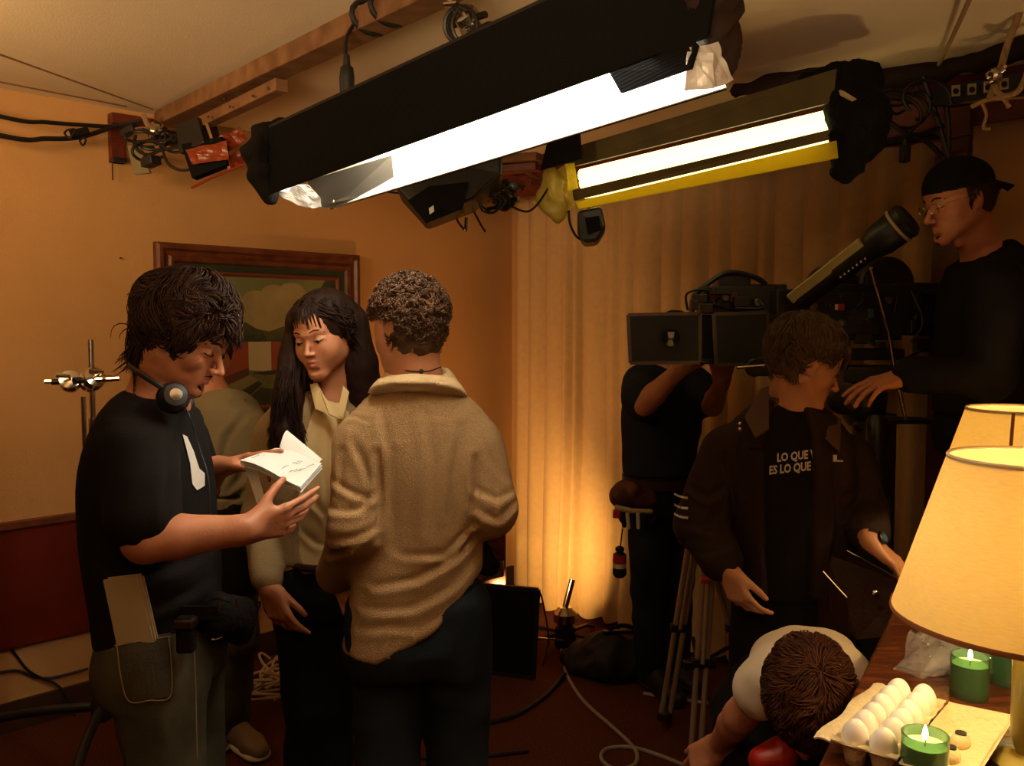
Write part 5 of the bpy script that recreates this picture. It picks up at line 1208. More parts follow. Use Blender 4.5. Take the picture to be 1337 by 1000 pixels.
def bank_yellow():
    t = thing('light_bank', 'fluorescent light bank wrapped in yellow gel in front of the curtain top', 'light', P(900, 200, 3.1))
    dl, dr = 3.35, 2.60
    TL, TR = P(742, 196, dl), P(1092, 92, dr)
    MBL, MBR = P(744, 219, dl), P(1090, 133, dr)
    BL, BR = P(752, 262, dl+.02), P(1094, 196, dr)
    MB().slab([TL, TR, MBR, MBL], .010).build('housing', 'olive_metal', t, smooth=False)
    MB().slab([TL, TR, TR+V((.14, .2, 0)), TL+V((.14, .2, 0))], .010).build('housing', 'olive_metal', t, smooth=False)
    q = V((.10, .17, 0))
    MB().slab([MBL+q, MBR+q, BR+q*.6, BL+q*.6], .006).build('reflector', 'yellow_reflector', t, smooth=False)
    e = (BR-BL).normalized()
    for k in range(3):
        a = MBL.lerp(BL, .18+.24*k)+V((.04, .06, 0)); b = MBR.lerp(BR, .18+.28*k)+V((.04, .06, 0))
        MB().tube([a+e*.01, b-e*.01], .027, 12).build('fluorescent_tube', 'tube_yellow', t)
    MB().slab([P(742, 250, dl), P(1092, 167, dr), P(1094, 180, dr), P(750, 262, dl)], .006).build('edge_lip', 'olive_metal', t, smooth=False)
    MB().slab([P(752, 264, dl-.02), P(1092, 184, dr-.02), P(1094, 206, dr-.04), P(756, 273, dl-.04)], .005).build('barn_door', 'gel_yellow', t, smooth=False)
    # crumpled gel at the left end
    crumple('gel_wrap', [P(708, 232, dl), P(745, 212, dl-.02), P(752, 272, dl-.03), P(722, 284, dl)], 'gel_yellow_dull', t, 14, .02, 3)
    wrap('gel_wrap', [P(722, 238, dl), P(720, 258, dl), P(728, 276, dl)], 'gel_yellow_dull', t, [.045, .05, .035], 7, .012, .012)
    crumple('gel_wrap', [P(738, 214, dl-.05), P(750, 212, dl-.04), P(756, 246, dl-.04), P(742, 250, dl-.05)], 'gel_yellow', t, 8, .010, 9)
    # black cloth at the right end
    wrap('cloth_wrap', [P(1112, 118, dr+.05), P(1122, 150, dr), P(1118, 185, dr), P(1105, 222, dr)], 'black_cloth', t, [.075, .075, .065, .035], 3, .013, .014)
    wrap('cloth_wrap', [P(1050, 108, dr+.1), P(1090, 100, dr+.05), P(1130, 104, dr+.1)], 'black_cloth', t, [.02, .032, .05], 11, .012, .01)
    MB().slab([P(1096, 118, dr-.10), P(1100, 119, dr-.10), P(1118, 130, dr-.10), P(1113, 132, dr-.10), P(1098, 124, dr-.10)], .01).build('peg', 'paper_dull', t, smooth=False)
    MB().slab([P(706, 222, dl-.1), P(718, 172, dl-.08), P(757, 166, dl-.14), P(760, 208, dl-.14)], .006).build('top_flag', 'black_cloth', t, smooth=False)
bank_yellow()
0 and lamp('bank_light', 'AREA', P(655, 176, 2.0), 9, (1, .84, .58), shape='RECTANGLE', size=1.1, size_y=.16, look=P(470, 560, 2.55))
# left cluster: lamp head with orange gels
def gel_lamp():
    t = thing('small_lamp', 'small black lamp head with orange gel sheets by the left end of the beam', 'light', P(270, 195, 3.4))
    MB().slab([P(242, 170, 3.45), P(271, 158, 3.40), P(280, 192, 3.36), P(247, 206, 3.42)], .10).build('lamp_body', 'black_metal', t, smooth=False, bevel=.006)
    MB().slab([P(240, 190, 3.38), P(292, 180, 3.32), P(299, 216, 3.30), P(254, 234, 3.34)], .03).build('barn_door', 'black_board', t, smooth=False)
    MB().slab([P(268, 162, 3.34), P(272, 161, 3.34), P(282, 192, 3.32), P(279, 193, 3.32)], .01).build('handle', 'wood_pine', t, smooth=False)
    crumple('orange_gel', [P(276, 186, 3.33), P(314, 167, 3.36), P(322, 182, 3.36), P(294, 200, 3.32)], 'gel_orange', t, 8, .010, 3)
    crumple('orange_gel', [P(296, 206, 3.31), P(320, 190, 3.34), P(321, 214, 3.34), P(298, 226, 3.31)], 'gel_orange', t, 8, .010, 5)
    crumple('orange_gel', [P(243, 196, 3.32), P(296, 184, 3.28), P(298, 208, 3.27), P(252, 216, 3.31)], 'gel_orange', t, 8, .008, 8)
    MB().tube([P(250, 245, 3.33), P(274, 233, 3.31), P(320, 214, 3.31)], .005, 6).build('gel_edge', 'gel_orange', t)
gel_lamp()
t = thing('cable_tangle', 'tangled black cables and plugs at the left end of the spreader beam', 'cable', P(215, 190, 3.5)); r_ = random.Random(31)
for k in range(6):
    cx, cy = r_.uniform(185, 235), r_.uniform(170, 200); d0 = r_.uniform(3.45, 3.58); rx, ry = r_.uniform(12, 28), r_.uniform(8, 20); a0 = r_.uniform(0, 6)
    cable('loop', [P(cx+rx*math.cos(a0+a), cy+ry*math.sin(a0+a)+a*2, d0+.02*math.sin(2*a)) for a in [i*.7 for i in range(8)]], .006, 'cable_black', t, 6, 5)
cable('loop', [P(212, 196, 3.45), P(220, 214, 3.42), P(235, 222, 3.40), P(250, 221, 3.38)], .006, 'cable_black', t)
cable('loop', [P(188, 206, 3.5), P(200, 200, 3.48), P(212, 196, 3.46), P(236, 192, 3.44)], .006, 'cable_black', t)
MB().bar(P(190, 214, 3.48), P(204, 208, 3.45), .05, .035).build('plug', 'black_rubber', t, bevel=.004)
MB().bar(P(160, 176, 3.6), P(176, 166, 3.58), .03, .03).build('plug', 'black_rubber', t, bevel=.004)
for y0, y1, y2, lab in ((152, 163, 164, 'upper of two black cables running along the left wall top to the beam'), (177, 181, 176, 'lower of two black cables running along the left wall top to the beam')):
    o = cable('wall_cable', [LWP(-260, 2.43 if y0 < 160 else 2.36, .05), P(0, y0, 3.25), P(60, (y0+y1)/2+2, 3.4), P(105, y1+ (0 if y0 < 160 else -2), 3.5), P(150, 165, 3.6), P(185, 158, 3.62)], .0085 if y0 < 160 else .010, 'cable_black'); tag(o, lab, 'cable')
t = thing('cable_tie', 'small tape tie with hanging loops on the left wall cables', 'tie', P(102, 176, 3.45))
MB().tube([P(92, 176, 3.44), P(116, 170, 3.46)], .016, 8).build('tape', 'black_cloth', t)
for a, b in (((84, 174), (98, 169)), ((104, 184), (112, 183))): cable('loop', [P(*a, 3.44), P((a[0]+b[0])/2, a[1]+6, 3.42), P(*b, 3.44), P(a[0]+4, a[1]-4, 3.45), P(*a, 3.44)], .004, 'cable_black', t)
for pts, lab in (([(0, 71), (100, 108), (200, 143)], 'thin cord strung under the ceiling, the upper of two'), ([(0, 107), (90, 122), (165, 134)], 'thin cord strung under the ceiling, the lower of two')):
    q = [P(pts[0][0], pts[0][1], 2.5 if pts[0][1] < 90 else 2.95), None, P(pts[2][0], pts[2][1], 3.62)]
    for w_ in (0, 2): q[w_].z = min(q[w_].z, 2.462)
    o = MB().tube([q[0]+(q[0]-q[2])*.4, q[0], q[2]], .003, 5).build('strung_cord', 'rope'); tag(o, lab, 'cord')
# boards and black lamp behind the big bank
def mid_rig():
    t = thing('corner_boards', 'short dark timber boards nailed across the ceiling corner', 'boards', P(660, 218, 4.5))
    for (x0, y0, x1, y1, d) in ((600, 212, 705, 205, 4.3), (596, 226, 704, 218, 4.35), (640, 205, 700, 238, 4.5)):
        MB().bar(P(x0, y0, d), P(x1, y1, d-.2), .08, .035).build('board', 'wood_red' if d > 4.3 else 'wood_pine', t, smooth=False, bevel=.003)
    t = thing('boxed_lamp', 'black boxed lamp with cloth skirt hanging below the big light bank', 'light', P(570, 255, 3.2))
    S_ = SDF(); MB().slab([P(519, 252, 3.2), P(556, 293, 3.15), P(618, 270, 3.2), P(655, 238, 3.2), P(656, 195, 3.2), P(560, 214, 3.2), P(528, 232, 3.2)], .20).build('housing', 'black_metal', t, smooth=False, bevel=.012)
    MB().slab([P(533, 262, 3.06), P(556, 291, 3.02), P(604, 272, 3.04), P(612, 238, 3.06), P(560, 244, 3.05)], .01).build('door', 'black_board', t, smooth=False)
    MB().slab([P(560, 272, 3.0), P(566, 268, 3.0), P(567, 276, 3.0), P(561, 280, 3.0)], .004).build('label', 'print_white', t, smooth=False)
    t = thing('cable_tangle', 'black cables, plugs and clamps dangling right of the boxed lamp', 'cable', P(640, 265, 3.3)); r2 = random.Random(77)
    for k in range(8):
        cx, cy = r2.uniform(612, 672), r2.uniform(244, 272); a0 = r2.uniform(0, 6); d0 = r2.uniform(3.1, 3.5)
        cable('loop', [P(cx+r2.uniform(9, 20)*math.cos(a0+a), cy+r2.uniform(8, 15)*math.sin(a0+a), d0) for a in [i*.8 for i in range(7)]], .0045, 'cable_black', t, 6, 5)
    for (a, b, c) in (((655, 262), (690, 276), (716, 246)), ((600, 262), (596, 284), (606, 300)), ((612, 262), (626, 290), (634, 303)), ((470, 242), (520, 252), (560, 248))):
        cable('lead', [P(*a, 3.3), P(*b, 3.3), P(*c, 3.3)], .0045, 'cable_black', t)
    knuckle(t, P(660, 262, 3.3), 1.3, 'dark_metal', 4); knuckle(t, P(668, 244, 3.4), 1.0, 'dark_metal', 9); MB().tube([P(609, 284, 3.25), P(608, 302, 3.25)], .007, 6).build('peg', 'chrome', t)
    t = thing('small_flood', 'small black flood lamp hanging under the left end of the yellow bank', 'light', P(772, 298, 3.3))
    S_ = SDF(); 
    MB().slab([P(754, 279, 3.32), P(785, 272, 3.3), P(791, 300, 3.3), P(780, 318, 3.3), P(762, 320, 3.3), P(754, 304, 3.3)], .11).build('lamp_body', 'black_metal', t, smooth=False, bevel=.012)
    MB().slab([P(764, 285, 3.22), P(782, 282, 3.21), P(785, 300, 3.21), P(768, 306, 3.22)], .02).build('door', 'black_board', t, smooth=False)
    cable('lead', [P(742, 262, 3.35), P(744, 290, 3.33), P(752, 308, 3.32), P(762, 314, 3.3)], .005, 'cable_black', t)
    MB().tube([P(772, 262, 3.36), P(770, 282, 3.33)], .012, 8).build('stirrup', 'black_metal', t)
mid_rig()
def right_rig():
    t = thing('power_strip', 'black power distribution box with four outlets at the top right', 'power strip', P(1290, 122, 3.0))
    c0, c1 = P(1230, 128, 3.05), P(1345, 110, 2.72)
    MB().bar(c0, c1, .085, .06, (0, 0, 1)).build('case', 'black_metal', t, smooth=False, bevel=.004)
    for x, y in ((1248, 119), (1269, 117), (1290, 114), (1311, 110)):
        d = 3.0-(x-1230)*.0029-.035; b = MB().slab([P(x-5, y-7, d), P(x+5, y-8, d), P(x+5, y+6, d), P(x-5, y+7, d)], .008).build('outlet', 'paper_dull', t, smooth=False)
        MB().lathe(P(x, y, d-.004), [(.010, 0), (.009, .003), (.002, .003)], 12, (0, -1, 0)).build('socket_hole', 'black_metal', b)
    MB().bar(P(1234, 136, 3.0), P(1345, 127, 2.68), .010, .006).build('trim_strip', 'chrome', t, smooth=False)
    t = thing('curtain_swag', 'dark cloth bundled along the ceiling edge above the curtain', 'cloth', P(1200, 95, 3.2))
    S_ = SDF(); pts = [P(962, 118, 3.25), P(1060, 98, 3.15), P(1150, 104, 3.15), P(1230, 92, 3.05), P(1290, 72, 2.95), P(1345, 52, 2.8)]; rr = [.03, .035, .035, .032, .038, .045]
    S_.chain(pts, rr, .02); surf(S_, 'cloth', ['jacket_dark'], .013, t, folds(.012, 12, (1, 1, 1), 5))
    t = thing('cable_tangle', 'loops of black cable hanging from the boards above the capped operator', 'cable', P(1190, 150, 3.1)); r2 = random.Random(12)
    for k in range(9):
        cx, cy = r2.uniform(1160, 1245), r2.uniform(105, 150); a0 = r2.uniform(0, 6); d0 = r2.uniform(2.95, 3.2); rx, ry = r2.uniform(14, 38), r2.uniform(10, 26)
        cable('loop', [P(cx+rx*math.cos(a0+a), cy+ry*math.sin(a0+a)+1.5*a, d0) for a in [i*.7 for i in range(7)]], .0055, 'cable_black', t, 6, 5)
    for a in ([(1150, 150), (1190, 176), (1232, 165)], [(1150, 187), (1200, 180), (1230, 205)], [(1205, 100), (1222, 150), (1240, 210)], [(1232, 110), (1238, 160), (1238, 200)], [(1180, 178), (1184, 200), (1180, 212)]):
        cable('lead', [P(*p_, 3.05) for p_ in a], .009, 'cable_black', t)
    MB().bar(P(1182, 190, 3.05), P(1181, 212, 3.05), .03, .03).build('plug', 'black_rubber', t, bevel=.004)
    t = thing('hanging_rope', 'tan rope hanging at the top right corner with a tied knot', 'rope', P(1310, 60, 2.6))
    cable('strand', [P(1342, -15, 2.55), P(1330, 20, 2.58), P(1315, 60, 2.62), P(1307, 88, 2.66), P(1300, 108, 2.7), P(1292, 128, 2.72)], .010, 'rope', t, 8)
    cable('strand', [P(1342, 92, 2.6), P(1330, 118, 2.62), P(1308, 125, 2.66), P(1298, 108, 2.66), P(1302, 92, 2.66)], .009, 'rope', t, 8)
    cable('strand', [P(1268, 140, 2.72), P(1284, 132, 2.70), P(1308, 128, 2.66), P(1318, 140, 2.66)], .007, 'rope', t, 8)
    cable('strand', [P(1282, 134, 2.70), P(1288, 150, 2.70), P(1284, 166, 2.70), P(1293, 168, 2.70)], .005, 'rope', t, 8)
    knuckle(t, P(1298, 100, 2.64), .8, 'chrome', 6)
    o = cable('ceiling_cable', [P(1268, -6, 2.25), P(1252, 30, 2.5), P(1238, 60, 2.75), P(1226, 84, 2.95)], .007, 'rope'); tag(o, 'thin tan cable running down the ceiling to the cloth swag', 'cable')
    t = thing('pelmet_boards', 'reddish boards fixed under the ceiling between curtain and capped operator', 'boards', P(1200, 150, 3.2))
    MB().slab([P(1142, 115, 3.42), P(1250, 96, 3.2), P(1268, 108, 3.15), P(1268, 176, 3.15), P(1240, 182, 3.2), P(1150, 150, 3.4)], .02).build('board', 'wood_red', t, smooth=False)
right_rig()
# ------------------------------------------------------------ stands, flags, floor clutter
def grip_stand():
    t = thing('grip_stand', 'tall chrome topped grip stand with tubular black base at the far left', 'stand', G(140, 2.85, 0))
    b0 = G(137, 2.85, 0); ax = V((0, 0, 1)); x0, y0 = b0.x, b0.y; C_ = lambda z: V((x0, y0, z))
    MB().tube([C_(.30), C_(.98)], .020, 12).build('lower_column', 'black_metal', t); MB().tube([C_(.98), C_(1.28)], .014, 12).build('riser', 'chrome', t); MB().tube([C_(1.28), C_(1.535)], .009, 12).build('top_spigot', 'chrome', t)
    MB().lathe(C_(.96), [(.022, -.03), (.028, -.02), (.028, .03), (.016, .035)], 14).build('collar', 'black_metal', t); MB().lathe(C_(.32), [(.022, -.05), (.034, -.04), (.034, .03), (.022, .05)], 14).build('hub', 'black_metal', t)
    MB().tube([C_(.40)+V((.02, -.02, 0)), C_(.40)+V((.07, -.05, .0))], .008, 8).build('knob', 'black_metal', t)
    k = G(137, 2.85, 1.41); knuckle(t, C_(1.405), 1.35, 'chrome', 2); knuckle(t, C_(1.40)+V((-.06, -.02, 0)), 1.2, 'chrome', 5); MB().tube([C_(1.40)+V((-.14, -.02, 0)), C_(1.40)+V((.10, -.02, .01))], .008, 8).build('arm', 'chrome', t)
    MB().tube([C_(1.35)+V((-.03, 0, 0)), C_(1.15)+V((-.03, 0, 0))], .008, 10).build('gobo_rod', 'chrome', t)
    h = C_(.32); 
    for (dx, dy) in ((-.46, -.02), (.10, -.42), (-.05, .36)):
        MB().tube(spline([h, h+V((dx*.55, dy*.55, -.02)), h+V((dx*.9, dy*.9, -.07)), h+V((dx*1.03, dy*1.03, -.20)), V((x0+dx*1.06, y0+dy*1.06, .014))], 6), .016, 10).build('leg', 'black_metal', t)
        MB().lathe(V((x0+dx*1.06, y0+dy*1.06, 0)), [(.018, 0), (.021, .004), (.021, .04), (.017, .044)], 12).build('foot_cap', 'black_rubber', t)
grip_stand()
def tripod():
    t = thing('tripod', 'tall metal tube tripod with black spreader in front of the camera assistant', 'tripod', G(915, 3.0, 0))
    top = P(905, 690, 3.1)
    def leg2(a, b, nm='leg'):
        a, b = V(a), V(b); s_ = V((.028, 0, 0)); m_ = a.lerp(b, .5)
        o = MB().tube([a-s_*.6, b-s_*.6], .010, 10).build(nm, 'leg_metal', t); MB().tube([a+s_*.6, b+s_*.6], .010, 10).build('leg_rod', 'leg_metal', o); MB().tube([a+V((0, -.014, 0)), m_+V((0, -.014, 0))], .008, 8).build('leg_rod', 'leg_metal', o)
        MB().bar(m_-s_*1.2, m_+s_*1.2, .03, .03).build('lock', 'black_metal', o, bevel=.003)
        MB().lathe(b+V((0, 0, 0)), [(.012, -.01), (.030, .0), (.030, .03), (.010, .05)], 12).build('foot', 'black_rubber', o)
    f1 = G(908, 3.02, .05); leg2(P(925, 735, 3.0), f1)
    f2 = G(868, 3.38, .03); leg2(P(908, 690, 3.18), f2)
    f3 = G(990, 3.45, .03); leg2(P(925, 700, 3.2), f3)
    MB().bar(P(893, 868, 3.02), P(934, 866, 3.02), .03, .03).build('spreader', 'black_metal', t, bevel=.003); MB().tube([P(912, 868, 3.02), G(905, 3.4, .35)], .008).build('spreader_arm', 'black_metal', t); MB().tube([P(912, 868, 3.02), G(950, 3.3, .35)], .008).build('spreader_arm', 'black_metal', t)
    MB().lathe(P(912, 694, 3.12), [(.03, -.06), (.07, -.04), (.075, .0), (.05, .03), (.03, .05)], 18).build('crown', 'black_metal', t)
    MB().box(P(921, 757, 2.96), (.035, .03, .018)).build('red_knob', 'red_plastic', t, bevel=.005)
mk('leg_metal', (.62, .50, .34), .42, metal=.6)
tripod()
def film_camera():
    t = thing('film_camera', 'black film camera with matte box, magazine and long diagonal viewfinder', 'camera', P(1050, 430, 3.1))
    MB_ = lambda name, c, s, m='cam_black', par=None, R=None, bv=.006: MB().box(c, s, R).build(name, m, par or t, smooth=False, bevel=bv)
    # matte box frame and its swung-out flags
    def flag(x0, y0, x1, y1, d, nm):
        q = [P(x0, y0, d), P(x1, y0-2, d), P(x1, y1, d), P(x0+3, y1+1, d)]
        o = MB().slab(q, .006).build(nm, 'flag_black', t, smooth=False)
        r = MB()
        for i in range(4): r.bar(q[i], q[(i+1) % 4], .008, .012)
        r.build('flag_rim', 'cam_edge', o, smooth=False)
    flag(820, 411, 914, 473, 3.16, 'matte_flag'); flag(932, 410, 1002, 475, 3.12, 'matte_flag')
    S2 = MB().lathe(P(876, 441, 3.12), [(.012, -.004), (.03, 0), (.031, .004), (.022, .005), (.005, .006)], 20, (0, -1, 0)).build('lens_reflection', 'lens_glass', t)
    MB_('matte_box', P(938, 440, 3.35), (.20, .22, .17))
    MB().lathe(P(985, 440, 3.35), [(.05, -.12), (.055, -.05), (.062, -.04), (.062, .02), (.055, .03), (.055, .10)], 24, (1, 0, 0)).build('lens', 'cam_black', t)
    # body, motor, magazine
    b = MB_('camera_body', P(1110, 408, 3.25), (.30, .20, .20)); MB_('side_panel', P(1108, 410, 3.14), (.22, .02, .15), bv=.004)
    MB_('rear_box', P(1182, 404, 3.25), (.16, .17, .19)); MB_('battery', P(1222, 398, 3.25), (.12, .13, .12))
    MB_('eyepiece_block', P(1028, 400, 3.2), (.12, .14, .12))
    m = MB().lathe(P(1150, 372, 3.25), [(.09, -.06), (.10, -.05), (.10, .05), (.09, .06)], 28, (0, 1, 0)).build('magazine', 'cam_black', t); MB().lathe(P(1085, 374, 3.25), [(.07, -.055), (.08, -.05), (.08, .05), (.07, .055)], 28, (0, 1, 0)).build('magazine', 'cam_black', t)
    # upper box with brass-edged plate, handles, small parts
    MB_('top_module', P(960, 392, 3.28), (.26, .14, .10)); MB_('name_plate', P(945, 388, 3.19), (.10, .012, .035), 'leather_brown', bv=.002)
    MB_('top_box', P(955, 368, 3.3), (.12, .10, .05)); MB_('top_box', P(998, 384, 3.3), (.14, .10, .07))
    cable('top_handle', [P(903, 408, 3.25), P(906, 388, 3.25), P(922, 372, 3.25), P(950, 356, 3.25), P(985, 362, 3.25), P(1000, 372, 3.25)], .011, 'cam_black', t)
    cable('power_lead', [P(898, 405, 3.2), P(896, 385, 3.2), P(912, 378, 3.2), P(930, 380, 3.2)], .005, 'cable_black', t); cable('power_lead', [P(1215, 380, 3.2), P(1230, 420, 3.15), P(1212, 450, 3.1), P(1180, 470, 3.1)], .006, 'cable_black', t)
    cable('power_lead', [P(1190, 380, 3.1), P(1205, 420, 3.05), P(1190, 446, 3.05)], .005, 'cable_black', t)
    r2 = random.Random(44)
    for k in range(26):
        x, y = r2.uniform(1066, 1140), r2.uniform(385, 440)
        MB().lathe(P(x, y, 3.13), [(.004, -.002), (.005, .004), (.001, .005)], 8, (0, -1, 0)).build('button', r2.choice(['dark_metal', 'cam_black', 'cam_edge']), b)
    MB_('red_label', P(1098, 401, 3.125), (.022, .006, .022), 'red_plastic', b, bv=.001); MB_('blue_label', P(1137, 409, 3.125), (.018, .006, .030), 'label_blue', b, bv=.001); MB_('red_label', P(1092, 401, 3.122), (.01, .006, .02), 'print_white', b, bv=.001)
    for k in range(34):
        if k < 16: x, y = r2.uniform(905, 1030), r2.uniform(376, 404); dd = r2.uniform(3.14, 3.26)
        else: x, y = r2.uniform(1062, 1228), r2.uniform(366, 458); dd = r2.uniform(3.10, 3.16)
        q = r2.random()
        if q < .5: MB().box(P(x, y, dd), (r2.uniform(.02, .06), .03, r2.uniform(.015, .05))).build('fitting', 'cam_black', t, smooth=False, bevel=.003)
        elif q < .8: MB().lathe(P(x, y, dd), [(.012, -.01), (.016, -.006), (.016, .008), (.011, .012)], 14, (r2.uniform(-.5, .5), -1, 0)).build('knob', r2.choice(['cam_black', 'cam_edge']), t)
        else: cable('power_lead', [P(x, y, dd), P(x+r2.uniform(-14, 14), y+12, dd-.04), P(x+r2.uniform(-30, 30), y+r2.uniform(-8, 24), dd-.02)], .0045, 'cable_black', t)
    # rods and base plate
    for dz in (0, .03): MB().tube([P(905, 472+dz*40, 3.2), P(1180, 462+dz*40, 3.2)], .009, 10).build('support_rod', 'chrome' if dz else 'cam_black', t)
    MB_('base_plate', P(1110, 462, 3.22), (.34, .14, .04)); MB_('follow_focus', P(1000, 478, 3.12), (.07, .05, .07))
    MB().lathe(P(985, 480, 3.08), [(.028, -.01), (.032, -.006), (.032, .006), (.028, .01)], 20, (0, -1, 0)).build('focus_knob', 'dark_metal', t); MB().tube([P(962, 480, 3.05), P(998, 477, 3.05)], .006, 8).build('focus_whip', 'chrome', t)
    # viewfinder: long tapering arm with cream strip and rubber eyecup
    a, c = P(1040, 396, 3.05), P(1188, 284, 2.82); e = (c-a).normalized(); L_ = (c-a).length
    MB().lathe(a, [(.030, 0), (.036, .02), (.036, .16), (.040, .17), (.040, L_*.66), (.046, L_*.68), (.056, L_*.76), (.058, L_*.88), (.052, L_*.90), (.056, L_*.91), (.060, L_*.97), (.048, L_), (.034, L_*.985)], 26, e).build('viewfinder_arm', 'cam_black', t)
    MB().lathe(a, [(.0585, L_*.895), (.061, L_*.900), (.061, L_*.915), (.0585, L_*.92)], 26, e, closed=True).build('pale_ring', 'paper_dull', t)
    n = (V((0, -1, 0))-e*V((0, -1, 0)).dot(e)).normalized(); up = e.cross(n); up = up if up.z > 0 else -up
    k0, k1 = a+up*.030+n*.022, a+e*L_*.66+up*.034+n*.022
    MB().bar(k0, k1, .020, .034, up).build('cream_strip', 'cream_strip', t, smooth=False, bevel=.002)
    for i in range(7): MB().box(a+e*(L_*.40+i*.016)+n*.037-up*.008, (.005, .004, .014)).build('scale_mark', 'print_white', t, smooth=False)
    MB().tube([P(1137, 350, 2.95), P(1160, 432, 3.05), P(1168, 480, 3.08), P(1182, 546, 3.1)], .007, 8).build('leveling_rod', 'chrome', t)
    MB_('light_hood', P(1180, 549, 3.1), (.20, .10, .016), 'cam_black', bv=.004)
    MB().bar(P(1140, 546, 3.1), P(1205, 548, 3.1), .01, .02).build('hood_edge', 'cam_edge', t, smooth=False)
    # geared head and column
    h = thing('camera_pedestal', 'black geared head and column carrying the film camera', 'tripod', G(1135, 3.15, 0))
    MB().box(P(1128, 488, 3.18), (.20, .16, .06)).build('head_plate', 'cam_black', h, bevel=.006)
    MB().lathe(P(1128, 520, 3.18), [(.05, -.10), (.075, -.07), (.08, .02), (.06, .05)], 24).build('geared_head', 'cam_black', h)
    MB().lathe(P(1102, 520, 3.08), [(.05, -.008), (.058, -.004), (.058, .004), (.05, .008)], 26, (-.4, -1, 0)).build('hand_wheel', 'dark_metal', h)
    MB().lathe(P(1144, 560, 3.06), [(.028, -.06), (.032, -.04), (.034, .03), (.022, .05)], 18).build('knob', 'cam_black', h); MB().lathe(P(1122, 556, 3.05), [(.018, -.02), (.020, .0), (.012, .02)], 14, (0, -1, .2)).build('knob', 'dark_metal', h)
    MB().lathe(G(1130, 3.2, 0), [(.20, 0), (.21, .02), (.20, .05), (.09, .09), (.08, .30), (.075, 1.26)], 28).build('column', 'cam_black', h)
    MB().lathe(P(1145, 590, 3.06), [(.02, -.10), (.024, -.08), (.024, .08), (.02, .1)], 14).build('handle', 'black_rubber', h)
mk('cam_edge', (.10, .085, .075), .35, metal=.6)
film_camera()
def folder():
    P = lambda x, y, d_: PP(x, y, d_+.16)
    t = thing('leather_case', 'open dark brown leather case with a brass snap beside the jacket man', 'case', P(1130, 780, 2.4))
    MB().slab([P(1078, 722, 2.42), P(1098, 716, 2.45), P(1186, 762, 2.35), P(1196, 830, 2.30), P(1118, 836, 2.35), P(1082, 800, 2.4)], .018).build('lid', 'leather_dark', t, smooth=False, bevel=.004)
    MB().slab([P(1066, 738, 2.44), P(1108, 782, 2.36), P(1112, 850, 2.36), P(1070, 840, 2.42)], .014).build('side', 'leather_dark', t, smooth=False, bevel=.004)
    MB().tube([P(1099, 715, 2.435), P(1186, 763, 2.335)], .0028, 6).build('metal_edge', 'chrome', t); MB().tube([P(1068, 738, 2.42), P(1084, 756, 2.39), P(1106, 780, 2.345)], .0028, 6).build('metal_edge', 'chrome', t)
    MB().lathe(P(1143, 774, 2.345), [(.010, -.004), (.010, .002), (.006, .006), (.001, .007)], 14, (0, -1, .1)).build('snap', 'chrome', t)
    MB().tube([P(1120, 832, 2.36), G(1112, 2.56, .36)], .015, 8).build('stand_post', 'black_metal', t); MB().lathe(G(1112, 2.56, 0), [(.08, 0), (.08, .02), (.015, .05), (.015, .40)], 20).build('stand_base', 'black_metal', t)
folder()
